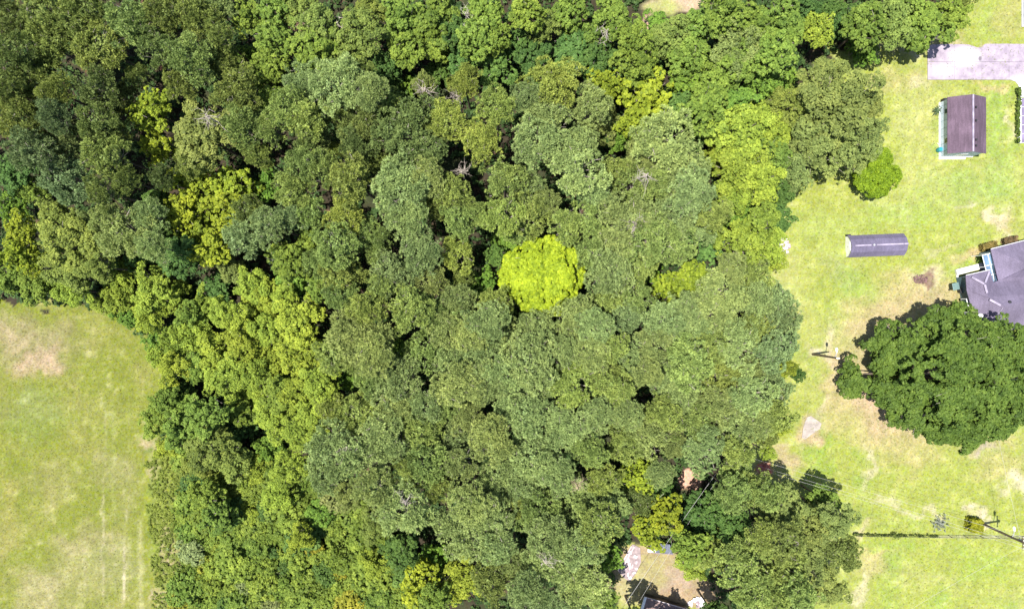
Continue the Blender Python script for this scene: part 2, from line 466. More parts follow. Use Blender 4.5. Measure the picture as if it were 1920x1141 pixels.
def crown_lobes(rs, R, V, nl, rl, tmax, irregular=0.2):
    d = dome_dirs(rs, nl, tmax)
    az = np.arctan2(d[:, 1], d[:, 0])
    edge = 1 + irregular*(np.sin(az*2+rs.uniform(0, 6))*0.5 + np.sin(az*3+rs.uniform(0, 6))*0.5 + np.sin(az*5+rs.uniform(0, 6))*0.3)
    LR = rl*R*rs.uniform(0.7, 1.35, nl)
    LC = d*np.array((R, R, V))*edge[:, None]*(1-rl*0.85)*rs.uniform(0.66, 1.10, (nl, 1))
    return LC, LR

STY = {   # R, V, lobes, lobe radius, puffs per lobe, leaves per puff, puff radius, leaf length, width, mode
 'pine':   dict(R=4.2, V=3.6, nl=36, rl=0.185, per=13, K=30, pr=0.36, L=0.40, Wd=0.13, mode='needle', tmax=1.7, upb=0.35, irr=0.22),
 'pinef':  dict(R=4.2, V=3.0, nl=34, rl=0.20, per=17, K=26, pr=0.34, L=0.38, Wd=0.11, mode='needle', tmax=1.6, upb=0.35, irr=0.18),
 'broad':  dict(R=4.2, V=3.4, nl=40, rl=0.185, per=12, K=24, pr=0.38, L=0.36, Wd=0.24, mode='leaf', tmax=1.9, upb=0.3, irr=0.28),
 'tallow': dict(R=3.8, V=3.2, nl=30, rl=0.20, per=11, K=18, pr=0.34, L=0.34, Wd=0.27, mode='leaf', tmax=1.9, upb=0.4, irr=0.28),
 'fine':   dict(R=4.2, V=3.4, nl=44, rl=0.175, per=17, K=18, pr=0.36, L=0.30, Wd=0.16, mode='leaf', tmax=1.9, upb=0.2, irr=0.25),
 'shrub':  dict(R=1.8, V=1.3, nl=14, rl=0.34, per=12, K=20, pr=0.30, L=0.28, Wd=0.17, mode='leaf', tmax=1.8, upb=0.3, irr=0.35),
}
def make_variant(style, seed):
    s = STY[style]; rs = np.random.RandomState(seed)
    LC, LR = crown_lobes(rs, s['R'], s['V'], s['nl'], s['rl'], s['tmax'], s['irr'])
    pc, po, pt = puffs_from_lobes(rs, LC, LR, s['per'], tmax=1.5)
    kp = cleft(rs, pc, 1.25, {'pinef': -1.35, 'pine': -1.15, 'broad': -0.95, 'tallow': -0.9, 'fine': -0.9, 'shrub': -1.2}[style])
    pc, po, pt = pc[kp], po[kp], pt[kp]
    V, t = leaf_quads(rs, pc, po, s['K'], s['pr']*rs.uniform(0.65, 1.3, len(pc)), s['L'], s['Wd'], s['mode'], s['upb'], pt)
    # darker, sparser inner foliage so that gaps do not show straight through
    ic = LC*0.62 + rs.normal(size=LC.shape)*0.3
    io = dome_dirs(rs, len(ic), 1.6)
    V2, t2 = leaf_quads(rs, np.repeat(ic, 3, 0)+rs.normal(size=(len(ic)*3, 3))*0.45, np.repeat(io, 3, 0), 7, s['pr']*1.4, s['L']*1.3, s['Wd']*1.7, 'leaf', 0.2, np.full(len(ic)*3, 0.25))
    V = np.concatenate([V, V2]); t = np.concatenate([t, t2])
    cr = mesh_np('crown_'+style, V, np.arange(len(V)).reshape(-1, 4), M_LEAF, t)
    # limbs from the bole to the lobes, and pale twigs reaching the surface
    mb = MB()
    base = Vector((0, 0, -s['V']*0.9))
    for k in range(len(LC)):
        if k % 2 == 0 or style != 'shrub':
            tip = Vector(LC[k])*1.0
            mid = base.lerp(tip, 0.5) + Vector(rs.normal(size=3))*0.15*s['R']/4
            mid.z -= 0.3
            r0 = 0.075*s['R']/4
            mb.tube([base, mid, tip], [r0, r0*0.6, r0*0.25], 4, False)
    for k in range(int(26 if 'pine' in style else 12) if style != 'shrub' else 0):
        j = rs.randint(len(pc)); p = Vector(pc[j]); q = p + Vector(po[j])*rs.uniform(0.1, 0.35)
        a = p - Vector(po[j])*0.8 + Vector(rs.normal(size=3))*0.3
        mb.tube([a, p, q+Vector(rs.normal(size=3))*0.25], [0.035, 0.026, 0.012], 3, False)
    me = bpy.data.meshes.new('branches'); me.from_pydata(mb.v, [], mb.f); me.update(); me.materials.append(M_TWIG)
    return cr, me, s
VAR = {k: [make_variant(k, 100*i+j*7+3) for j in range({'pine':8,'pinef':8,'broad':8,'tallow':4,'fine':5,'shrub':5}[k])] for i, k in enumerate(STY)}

def trunk_mesh():
    mb = MB()
    mb.tube([(0,0,-0.3),(0.0,0,0.25),(0.02,0.01,0.5),(0,0,1.0)], [0.30,0.20,0.16,0.09], 9)
    me = bpy.data.meshes.new('trunk'); me.from_pydata(mb.v, [], mb.f); me.update(); me.materials.append(M_BARK)
    return me
TRUNKS = [trunk_mesh()]

# ------------------------------------------------------------------ the catalogue of trees
# kinds: style, name, category, colour, height, colour word, kind word
KIND = {
 'P': ('pine',   'pine_tree', (0.220,0.286,0.070), 17.0, 'olive green', 'pine'),
 'p': ('pine',   'pine_tree', (0.196,0.268,0.097), 17.0, 'grey-green', 'pine'),
 'K': ('pine',   'pine_tree', (0.152,0.202,0.055), 16.0, 'dark olive', 'pine'),
 'Y': ('pinef',  'pine_tree', (0.264,0.328,0.068), 16.5, 'yellow-olive', 'flat-topped pine'),
 'F': ('pinef',  'pine_tree', (0.241,0.311,0.099), 17.5, 'sage green', 'fine-needled pine'),
 'B': ('pinef',  'pine_tree', (0.239,0.304,0.095), 17.5, 'bluish green', 'fine-needled pine'),
 'H': ('broad',  'broadleaf_tree', (0.134,0.199,0.030), 13.0, 'mid green', 'broadleaf tree'),
 'D': ('broad',  'broadleaf_tree', (0.066,0.127,0.027), 10.5, 'dark green', 'broadleaf tree'),
 'E': ('broad',  'broadleaf_tree', (0.082,0.153,0.032), 9.5, 'teal green', 'broadleaf tree'),
 'V': ('fine',   'broadleaf_tree', (0.202,0.263,0.031), 11.0, 'yellow-green', 'broadleaf tree'),
 'O': ('fine',   'broadleaf_tree', (0.151,0.199,0.039), 12.5, 'olive gold', 'small-leaved tree'),
 'Q': ('fine',   'broadleaf_tree', (0.150,0.191,0.048), 13.0, 'brownish green', 'small-leaved tree'),
 'G': ('broad',  'broadleaf_tree', (0.128,0.219,0.030), 9.0, 'fresh green', 'broadleaf tree'),
 'T': ('tallow', 'tallow_tree', (0.176,0.222,0.017), 11.5, 'bright yellow-green', 'large-leaved tree'),
 't': ('tallow', 'tallow_tree', (0.095,0.170,0.020), 9.5, 'glossy green', 'large-leaved tree'),
}
CAT = """
80 25 55 P;85 75 46 P;15 100 45 P;22 45 36 K;165 5 36 P;180 78 50 P;243 38 54 P;300 20 40 P;290 82 38 P;310 52 24 Y;352 105 50 P;365 32 46 P;400 10 40 Q;
408 62 32 P;417 115 40 P;440 165 46 P;337 150 38 P;253 142 26 P;175 160 42 K;217 180 35 K;50 145 52 P;98 168 36 P;78 105 32 K;33 215 52 P;173 225 42 P;215 245 28 P;
93 215 36 p;52 278 48 p;115 262 40 p;190 285 48 P;113 335 50 p;230 335 30 P;187 357 34 P;375 252 60 Q;450 232 42 P;355 300 36 P;20 320 38 D;52 352 30 H;
277 203 42 T;287 272 38 T;362 350 55 T;430 345 48 T;455 108 30 t;465 28 36 H;300 330 28 K;290 375 30 E;5 10 24 K;130 30 40 P;5 160 36 P;
513 20 40 H;510 70 40 H;498 122 36 H;555 12 36 O;590 40 44 O;580 98 44 H;673 52 50 O;615 82 36 H;635 112 34 O;690 16 36 O;755 26 44 H;815 36 56 H;762 88 36 H;
812 74 38 H;910 18 40 H;893 68 40 H;927 68 34 H;862 118 30 E;925 115 46 E;820 130 30 E;722 122 30 E;735 158 28 E;762 160 22 G;795 155 24 Q;855 60 34 D;
565 160 46 F;630 155 58 F;678 133 28 P;693 170 42 F;628 202 46 P;537 200 44 P;573 224 42 P;582 262 38 K;503 240 40 P;500 185 32 H;522 148 34 Q;480 290 30 P;
682 228 55 K;667 265 40 K;758 245 66 K;797 285 44 K;737 203 38 P;838 222 44 Y;870 152 34 Y;930 198 40 Y;902 262 46 Y;850 357 40 P;945 338 50 P;750 345 62 B;795 332 44 F;
655 335 50 P;547 355 42 P;570 300 40 P;627 282 20 Y;495 350 32 t;603 312 36 P;705 300 30 P;
990 22 36 H;1020 42 34 O;1072 15 38 H;1072 58 30 H;1150 26 44 H;1120 62 36 H;1075 92 54 D;1120 112 44 D;980 78 38 D;1003 112 38 D;1195 112 44 H;1165 147 34 E;1192 72 34 H;
1262 72 46 O;1293 108 42 H;1310 50 38 H;1232 42 24 G;1360 18 42 H;1393 85 56 Q;1380 118 42 H;1423 42 42 H;1297 150 48 G;1333 168 40 H;1280 207 40 E;1327 202 44 H;1320 236 38 D;1380 187 38 G;1345 130 38 H;
1133 157 36 T;1215 185 60 T;1187 232 34 T;1163 262 26 t;1140 250 24 D;1035 158 62 Y;988 178 34 F;1110 200 46 F;1133 232 36 Q;1023 222 56 B;1008 265 58 B;1078 312 60 F;985 350 44 F;1090 270 40 F;1220 130 24 E;
1250 262 74 F;1212 292 48 F;1280 318 60 F;1195 350 56 P;1295 362 50 F;1240 345 40 P;1390 245 62 V;1428 222 44 V;1392 312 54 V;1430 335 40 V;1350 300 30 V;1385 360 38 V;1150 320 36 P;1115 360 40 F;
1473 20 40 H;1467 62 46 H;1458 100 42 H;1537 52 34 V;1515 10 28 D;1567 18 30 D;1627 45 46 H;1618 88 34 t;1673 38 46 O;1733 36 52 H;1722 70 30 H;1788 30 36 H;1800 8 30 O;1575 45 26 D;1700 10 40 H;
1575 190 82 Q;1545 230 60 Q;1610 250 52 Q;1485 190 42 O;1520 280 46 Q;1590 285 48 Q;1550 140 40 Q;1475 146 28 G;1440 150 36 G;1455 240 40 V;1450 290 40 H;1490 320 36 Q;1467 360 30 D;1470 310 30 O;1625 200 42 Q;
33 438 42 T;22 482 32 T;52 485 32 T;123 463 60 O;100 413 42 O;125 508 42 O;18 522 32 H;60 535 34 H;130 545 32 V;175 500 34 O;20 385 30 t;160 430 36 Q;
233 440 54 F;277 402 36 F;195 410 38 F;283 462 34 F;333 480 42 D;315 425 34 D;367 420 60 T;390 468 42 T;337 398 38 T;440 400 50 T;453 440 44 p;460 395 34 P;430 505 28 Q;470 535 36 V;405 540 30 E;
217 517 36 V;280 545 46 V;213 565 38 V;318 553 32 V;377 573 36 V;417 588 36 V;277 592 32 V;237 592 26 G;360 627 42 V;443 607 40 V;320 640 32 V;400 667 44 V;323 692 34 V;450 647 42 V;423 707 46 V;470 700 36 V;333 727 32 D;305 752 28 H;255 480 30 E;195 470 30 D;350 590 28 H;290 640 24 G;365 690 30 H;
495 550 40 V;555 603 52 V;500 618 36 V;555 660 46 V;505 665 38 V;600 720 42 V;655 713 28 t;507 705 34 G;520 742 38 H;480 580 34 V;530 560 26 V;
540 488 46 H;547 527 38 G;580 455 32 H;500 422 38 p;540 403 38 p;580 400 36 P;647 405 42 Y;680 440 38 P;623 460 46 P;637 513 48 P;600 490 40 P;640 552 42 P;713 450 28 P;710 477 30 P;600 540 30 H;
760 407 46 B;787 473 52 B;800 525 42 B;730 515 42 p;713 542 34 P;860 413 38 P;857 475 36 Y;905 533 32 t;930 480 24 E;870 520 22 P;940 407 42 Y;897 398 32 P;820 380 34 P;945 460 30 G;
767 580 46 P;800 583 36 P;860 560 36 F;857 595 40 P;930 567 36 P;913 602 44 F;673 633 68 F;633 665 46 P;700 668 46 F;740 713 58 F;700 710 40 P;838 617 46 F;882 627 44 F;853 675 48 F;897 662 46 F;863 722 54 F;913 715 48 F;757 657 26 G;947 640 42 F;947 700 44 F;685 580 40 P;960 600 30 D;
993 397 46 P;1060 417 46 P;973 427 32 P;1020 380 36 F;1177 420 64 F;1262 407 58 F;1220 447 54 P;1120 467 50 P;1270 455 44 P;1147 507 54 F;1195 500 42 P;1400 457 60 V;1330 457 36 E;1387 400 36 G;1435 405 34 H;1445 455 36 V;1340 400 40 P;1110 410 34 P;1320 430 30 F;
1270 540 46 T;1305 518 34 T;1235 530 30 t;1080 593 50 B;1117 613 42 B;1180 593 36 p;1140 565 40 P;1353 547 58 F;1413 522 46 P;1247 600 46 F;1285 587 44 F;1337 593 54 F;1423 567 46 F;1387 647 50 F;1420 620 40 P;1293 633 50 F;1293 682 54 P;1227 647 46 F;1353 700 54 P;1247 695 46 F;1187 667 42 F;1153 653 36 P;1113 665 38 F;
1003 630 50 F;993 682 62 F;1073 720 54 Y;1027 713 42 F;1160 730 48 P;1280 735 50 F;1410 742 46 F;1140 705 36 P;1060 660 40 F;1330 650 40 P;1200 560 34 P;1375 500 34 F;1215 700 34 F;
1460 408 32 D;1452 487 30 V;1453 567 46 p;1470 602 40 p;1457 657 42 p;1453 730 40 p;1440 690 30 V;1478 690 20 V;1497 702 15 D;1475 640 26 p;
300 787 42 H;335 810 42 H;383 780 40 H;443 800 34 E;450 768 34 H;393 843 46 O;365 872 34 O;433 867 40 O;315 838 28 V;340 765 36 H;405 820 30 D;
513 780 46 V;590 777 44 V;557 812 36 V;500 843 28 G;540 880 38 V;475 880 30 V;480 740 34 V;550 740 34 V;627 853 62 F;613 895 42 F;667 780 44 P;625 770 34 P;
710 827 56 F;790 810 46 P;797 870 56 P;697 917 50 F;753 960 60 F;857 810 40 p;867 870 38 B;873 780 40 F;923 823 50 F;930 893 46 F;880 947 46 F;870 1000 60 F;923 977 50 F;817 920 36 P;930 1027 42 F;760 890 34 P;740 770 42 F;800 760 42 F;960 770 40 F;840 760 34 P;650 930 34 Q;700 990 34 O;
753 1037 36 D;810 1050 38 t;787 1095 44 T;867 1090 46 V;923 1093 44 K;700 1060 30 V;820 1125 30 H;
987 780 50 F;1060 803 52 F;1120 780 42 F;1220 810 54 F;1177 833 42 P;1243 777 40 P;1310 800 50 P;1320 843 46 F;1383 800 46 F;1387 850 42 P;1272 836 34 F;1180 780 36 F;1345 760 44 F;1430 790 36 F;
1003 860 60 F;1043 888 46 F;980 910 44 F;1133 900 36 P;1077 947 64 Q;1133 947 46 Q;1010 960 50 P;1027 1010 50 F;1120 987 46 P;1087 1027 46 F;1027 1060 54 F;993 1113 50 F;1093 1093 52 F;1140 1050 30 t;1110 850 34 P;960 950 34 P;965 1060 36 F;1065 1130 40 p;1130 1125 28 H;
1200 893 38 T;1237 922 28 D;1250 967 38 T;1218 995 38 T;1200 940 30 K;1170 905 28 G;1240 890 30 F;
1326 950 30 D;1313 985 40 D;1293 1027 38 H;1377 927 38 P;1420 918 38 P;1353 1043 48 O;1395 1062 54 P;1415 1112 46 P;1330 1010 34 D;1345 960 32 D;1380 990 34 D;1380 890 34 P;1300 1060 30 V;
1473 960 54 Q;1440 930 36 P;1547 937 30 H;1570 977 40 Q;1520 993 50 Q;1583 1040 38 K;1523 1043 48 Q;1473 1012 46 K;1473 1077 52 P;1557 1103 40 Q;1430 1010 38 P;1500 1125 44 P;1460 1135 40 P;
790 662 40 P;1195 1174 34 D;383 935 38 H;404 968 36 H;475 965 24 V;520 930 30 V;600 962 30 G;560 1012 28 V;292 662 26 V;1262 1192 32 D;1345 1162 34 D;1460 782 36 P;1463 800 24 V;1443 850 16 V;1440 820 24 P;1410 690 36 F;
"""
TREES = []
for it in CAT.replace('\n', '').split(';'):
    if it.strip():
        a = it.split(); TREES.append([float(a[0]), float(a[1]), float(a[2]), a[3]])

# small shrubs of the old-field strip, placed by rule between field and woods
rsh = np.random.RandomState(77)
SHR = []
for _ in range(5000):
    x = rsh.uniform(300, 900); y = rsh.uniform(800, 1141)
    if not inside(np.array(x), np.array(y), [(345,840),(400,880),(470,900),(560,900),(640,940),(700,1000),(760,1060),(800,1141),(840,1160),(335,1160),(338,1000),(350,900)]): continue
    r = rsh.uniform(13, 36)
    if all(math.hypot(x-a, y-b) > (r+c)*0.60 for a, b, c, _t in SHR): SHR.append((x, y, r, None))
    if len(SHR) >= 170: break
SHC = [((0.150,0.205,0.028),'yellow-green'),((0.115,0.170,0.024),'mid green'),((0.065,0.118,0.024),'dark green'),((0.180,0.215,0.07),'pale sage'),((0.200,0.205,0.022),'golden yellow')]
SHP = [0.46, 0.34, 0.10, 0.06, 0.04]

LAND = [('the lime-coloured tree',1015,512),('the round bright lawn bush',1640,325),('the grey shed roof',1240,1027),
        ('the twin yellow tree',1205,185),('the rough field top',70,575),('the top left corner',0,0),('the pale rubble heap',592,567),
        ('the top edge clearing',1260,8),('the rough field edge',285,900),('the concrete driveway',1738,115),
        ('the short lamp pole',1524,663),('the orange dirt clearing',1292,900),('the black canopy gap',772,628),
        ('the dirty concrete patio',1180,1055),('the left edge yellow tree',30,440),('the bottom edge yellow tree',787,1095),
        ('the dead twig snag',866,322),('the huge house oak',1750,700),('the lawn concrete slab',1520,800)]
def where(x, y):
    best = min(LAND, key=lambda l: math.hypot(x-l[1], y-l[2]))
    dx, dy = x-best[1], y-best[2]
    a = math.degrees(math.atan2(-dy, dx)) % 360
    secs = ['right','upper right','above','upper left','left','lower left','below','lower right']
    return best[0], secs[int(((a+22.5) % 360)//45)], math.hypot(dx, dy)
ORD = ['nearest','second','third','fourth','fifth','sixth','seventh','eighth','ninth','tenth','eleventh','twelfth','thirteenth','fourteenth','fifteenth','sixteenth','seventeenth','eighteenth','nineteenth','twentieth']
def make_labels(items):
    """items: (x, y, words) -> one label each, unique by order of distance in a direction from a landmark"""
    key = {}
    for i, (x, y, wd) in enumerate(items):
        l, s, d = where(x, y); key.setdefault((wd, l, s), []).append((d, i))
    out = [None]*len(items)
    for (wd, l, s), lst in key.items():
        lst.sort()
        for n, (d, i) in enumerate(lst):
            side = s + ' ' + l if s in ('above', 'below') else (s.replace('upper', 'up').replace('lower', 'down').replace(' ', '-') + ' of ' + l)
            o = '' if len(lst) == 1 else (ORD[n] + ' such ')
            out[i] = (wd + ', ' + o + side).replace('the to the','the').strip()
    return out

def jit(c, rs, a=0.14):
    v = rs.uniform(1-a, 1+a); h = rs.uniform(-0.07, 0.07)
    return (c[0]*v*(1+h), c[1]*v, c[2]*v*(1-h*1.5), 1)

rt = np.random.RandomState(4242)
items = [(t[0], t[1], KIND[t[3]][4] + ' ' + KIND[t[3]][5]  ) for t in TREES]
labels = make_labels(items)
GROUPS = {'pine_tree': 'pines of the woodland canopy', 'broadleaf_tree': 'broadleaf trees of the wood', 'tallow_tree': 'bright large-leaved trees in the wood'}
def add_tree(px, py, r, style, name, col, H, label, group, cat='tree', vi=None, trunk=True):
    vs = VAR[style]; cr, br, s = vs[rt.randint(len(vs)) if vi is None else vi]
    hc = H - s['V']*0.45
    k = (CAM_H-hc)/CAM_H/PXM
    R = r*k*(0.96 if 'pine' in style else 0.99)
    sc_ = R/s['R']; scz = 0.35 + 0.65*sc_ if style != 'shrub' else sc_
    H2 = H
    cz = H2 - s['V']*scz*0.95
    p = W(px, py, cz + s['V']*scz*0.5)
    root = empty(name, (p.x, p.y, 0), 0)
    tag(root, label, cat, group)
    rz = rt.uniform(0, 6.28)
    c = bpy.data.objects.new('crown', cr); c.location = (0, 0, cz); c.scale = (sc_*rt.uniform(0.93, 1.07), sc_*rt.uniform(0.93, 1.07), scz)
    c.rotation_euler = (rt.uniform(-.06, .06), rt.uniform(-.06, .06), rz); c.color = jit(col, rt)
    link(c, root)
    b = bpy.data.objects.new('branches', br); b.location = c.location; b.scale = c.scale; b.rotation_euler = c.rotation_euler
    link(b, root)
    if trunk:
        t = bpy.data.objects.new('trunk', TRUNKS[0]); t.scale = (0.5+0.5*sc_, 0.5+0.5*sc_, max(0.5, cz - s['V']*scz*0.75)); link(t, root)
    return root

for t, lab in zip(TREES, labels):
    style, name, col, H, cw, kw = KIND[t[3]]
    if t[0] < 480 and t[1] < 400 and name == 'pine_tree': col = tuple(c*0.80 for c in col)      # crowns dimmed by colour for vignetting and oblique view in that corner
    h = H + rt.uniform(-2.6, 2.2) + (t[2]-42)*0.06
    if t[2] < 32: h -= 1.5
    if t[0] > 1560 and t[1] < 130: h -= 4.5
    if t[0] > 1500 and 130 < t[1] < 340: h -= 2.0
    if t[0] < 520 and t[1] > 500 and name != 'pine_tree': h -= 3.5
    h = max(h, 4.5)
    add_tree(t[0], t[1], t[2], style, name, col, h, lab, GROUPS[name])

# shrubs
sitems = []; skinds = []
for (x, y, r, _t) in SHR:
    k = rsh.choice(5, p=SHP); skinds.append(k); sitems.append((x, y, SHC[k][1] + ' rough-strip shrub'))
for (x, y, r, _t), k, lab in zip(SHR, skinds, make_labels(sitems)):
    h = 0.9 + r/PXM*1.1 + rsh.uniform(0, .6) + (1.2 if x > 420 else 0)
    rt_ = add_tree(x, y, r*1.15, 'shrub', 'shrub', SHC[k][0], h, lab, 'shrubs of the rough strip', 'shrub', trunk=False)

# ------------------------------------------------------------------ special trees
def custom_tree(name, lobes, R_leaf, col, label, cat, group=None, per=34, K=22, seed=1, style='leaf', L=0.36, Wd=0.24, pr=0.42, trunk_r=0.6, base=None, twigs=30, gap=None, spray=0.36):
    """lobes: (px, py, height, radius m). One crown mesh, one trunk mesh with limbs to the lobes"""
    rs = np.random.RandomState(seed)
    LC = np.array([W(a, b, h)[:] for a, b, h, r in lobes]); LR = np.array([r for *_, r in lobes])
    c0 = np.array([LC[:, 0].mean(), LC[:, 1].mean(), 0]) if base is None else np.array(base)
    root = empty(name, tuple(c0)); tag(root, label, cat, group)
    LC = LC - c0
    sub_c, sub_r = [], []
    for c, r in zip(LC, LR):           # each big limb mass breaks into smaller sprays
        k = int(5 + 3.2*r*r)
        d = dome_dirs(rs, k, 1.75)
        sub_c.append(c + d*np.array((1, 1, 0.62))*r*rs.uniform(0.62, 0.98, (k, 1))); sub_r.append(np.full(k, min(0.95, spray*r))*rs.uniform(0.75, 1.25, k))
    sub_c = np.concatenate(sub_c); sub_r = np.concatenate(sub_r)
    pc, po, pt = puffs_from_lobes(rs, sub_c, sub_r, per)
    if gap is not None:
        kp = cleft(rs, pc, gap[0], gap[1]); pc, po, pt = pc[kp], po[kp], pt[kp]
    V, t = leaf_quads(rs, pc, po, K, pr, L, Wd, style, 0.3, pt)
    cr = mesh_np('crown', V, np.arange(len(V)).reshape(-1, 4), M_LEAF, t)
    c = bpy.data.objects.new('crown', cr); c.color = (*col, 1); link(c, root)
    mb = MB()
    bz = max(0.3, LC[:, 2].min()*0.35)
    mb.tube([(0,0,-0.2),(0,0,bz*0.5),(0,0,bz)], [trunk_r*1.25, trunk_r, trunk_r*0.85], 10)
    for q in LC:
        tip = Vector(q); st = Vector((0, 0, bz*0.95)); m = st.lerp(tip, 0.5) + Vector((rs.normal()*.3, rs.normal()*.3, 0.3))
        mb.tube([st, m, tip], [trunk_r*0.45, trunk_r*0.25, 0.06], 6)
    mb.build('trunk', M_BARK, root)
    tw = MB()
    for _ in range(twigs):
        j = rs.randint(len(pc)); p = Vector(pc[j]); o = Vector(po[j])
        tw.tube([p-o*1.1, p+Vector(rs.normal(size=3))*0.2, p+o*0.4+Vector(rs.normal(size=3))*0.6], [0.05, 0.035, 0.012], 4)
    if twigs: tw.build('branches', M_TWIG, root)
    return root

# the big oak by the house
oak = []
ro = random.Random(5)
for a in [(1618,700,5,3.0),(1603,716,4,2.4),(1628,680,5,2.6),(1640,660,6,2.8),(1665,630,7,2.6),(1650,720,7,3.0),(1690,670,9,3.2),(1700,620,8,2.4),(1720,650,10,3.0),(1700,740,9,3.2),
          (1690,775,6,2.6),(1740,700,12,3.4),(1745,620,9,2.6),(1775,600,9,2.4),(1800,585,8,2.0),(1785,640,12,3.2),(1735,760,9,3.4),(1715,790,6,2.2),(1780,700,13,3.6),(1770,770,11,3.4),
          (1765,810,7,2.8),(1800,815,7,2.8),(1815,800,8,2.4),(1830,740,12,3.6),(1825,680,13,3.4),(1840,650,10,2.8),(1870,625,9,2.8),(1885,660,10,3.2),(1865,700,12,3.4),
          (1880,750,10,3.4),(1900,700,10,3.4),(1925,660,9,3.0),(1930,710,9,3.2),(1915,760,8,3.0),(1870,795,7,2.4),(1845,785,9,3.0),(1905,640,9,2.4),(1815,620,8,2.4),(1890,800,5,1.5),(1860,640,8,2.2),(1805,645,11,2.6),(1760,735,12,3.0),(1805,755,12,3.0)]:
    oak.append((1752+(a[0]-1752)*0.985, 702+(a[1]-702)*0.95, a[2]*(0.72 if a[0] < 1730 else 0.88), a[3]*0.97))
custom_tree('oak_tree', oak, 0, (0.074,0.122,0.019), 'huge spreading dark green oak shading the dirt beside the purple-roofed house', 'tree', per=15, K=20, seed=9,
            L=0.38, Wd=0.25, pr=0.45, trunk_r=0.75, base=W(1668,690,0)[:], twigs=60, gap=(1.05, -0.45), spray=0.25)
# the bright lime tree in the middle of the woods
lime = [(1000,480,12,2.6),(1030,470,12.5,2.4),(1060,492,12,2.3),(1072,515,11.5,2.0),(975,500,12,2.4),(955,525,11.5,1.9),(1000,520,13.5,3.0),(1040,520,13.5,2.9),(985,545,12,2.5),
        (1020,555,12,2.6),(1055,545,12,2.3),(1040,572,11,1.7),(1000,572,11,1.6),(950,512,11,1.4),(1078,495,11,1.4)]
lime = [(1015+(a-1015)*.93, 515+(b-515)*.93, h, r*.86) for a, b, h, r in lime]
custom_tree('lime_coloured_tree', lime, 0, (0.215,0.285,0.014), 'brilliant lime-yellow rounded tree standing alone in the middle of the woods', 'tree', per=30, K=20, seed=12, L=0.34, Wd=0.26, pr=0.36, trunk_r=0.3, twigs=8, gap=(2.0, -1.5), spray=0.34)
# round bright bush at the lawn edge
custom_tree('round_bush', [(1625,310,3.0,1.9),(1645,305,3.4,2.0),(1655,330,3.0,1.9),(1635,335,3.6,2.2),(1622,330,2.8,1.7),(1648,348,2.4,1.5),(1618,345,2.0,1.2)], 0, (0.135,0.210,0.010),
            'dense round bright green bush standing on the lawn edge below the brownish tree', 'bush', per=30, K=18, seed=31, L=0.30, Wd=0.17, pr=0.34, trunk_r=0.15, twigs=0, gap=(1.6, -0.9))

# ------------------------------------------------------------------ undergrowth (nobody could count it)
def scatter(n, poly, seed, avoid=()):
    r = np.random.RandomState(seed); xs = [p[0] for p in poly]; ys = [p[1] for p in poly]
    x = r.uniform(max(min(xs), -60), min(max(xs), 1980), n); y = r.uniform(max(min(ys), -60), min(max(ys), 1200), n)
    m = inside(x, y, poly)
    for (ax, ay, ar) in avoid: m &= np.hypot(x-ax, y-ay) > ar
    return x[m], y[m], r
def ground_pts(x, y, z): return np.stack([(x-960)/PXM, (570.5-y)/PXM, z], 1)
CLEAR = [(1292,900,24),(1432,880,14),(592,568,16),(1048,641,9),(955,497,10),(957,545,8),(163,133,8),(758,552,8),(1215,45,14),(1260,5,50),(1225,22,28)]
x, y, r_ = scatter(26000, WOODS, 91, CLEAR)
hz = vnoise(x/PXM, y/PXM, 5, 66, 3)
z = 0.3 + 3.2*np.clip(hz-0.35, 0, 1)*r_.uniform(0.3, 1.4, len(x))
keep = hz > 0.30
cen = ground_pts(x, y, z)[keep]
V, t = leaf_quads(r_, cen, dome_dirs(r_, len(cen), 1.2), 13, 0.55, 0.42, 0.28, 'leaf', 0.3, r_.rand(len(cen)))
o = bpy.data.objects.new('undergrowth', mesh_np('undergrowth', V, np.arange(len(V)).reshape(-1, 4), M_LEAF, t)); o.color = (0.045, 0.085, 0.022, 1)
link(o); tag(o, 'dark leafy undergrowth covering the woodland floor between the trunks', None, None, 'stuff')
# tall weeds of the rough strip beside the field
x, y, r_ = scatter(9000, [(p[0]-4 if p[0] < 300 else p[0], p[1]) for p in SCRUB], 17)
hz = vnoise(x/PXM, y/PXM, 2.5, 16, 3)
edge = np.clip((x-283)/60, 0, 1)
cen = ground_pts(x, y, 0.05+hz*0.9*edge*r_.uniform(0.4, 1.2, len(x)))[(x > 288+26*(vnoise(x/PXM, y/PXM, 3.0, 61, 3)-0.5)*2)]; hz = hz[(x > 288+26*(vnoise(x/PXM, y/PXM, 3.0, 61, 3)-0.5)*2)]
V, t = leaf_quads(r_, cen, dome_dirs(r_, len(cen), 1.0), 13, 0.30, 0.34, 0.09, 'leaf', 0.5, np.clip(hz*0.9+r_.rand(len(cen))*0.3, 0, 1), 1.6)
o = bpy.data.objects.new('tall_weeds', mesh_np('tall_weeds', V, np.arange(len(V)).reshape(-1, 4), M_LEAF, t)); o.color = (0.150, 0.190, 0.030, 1)
link(o); tag(o, 'knee-high yellow-green weeds between the mown field and the shrubs', None, None, 'stuff')
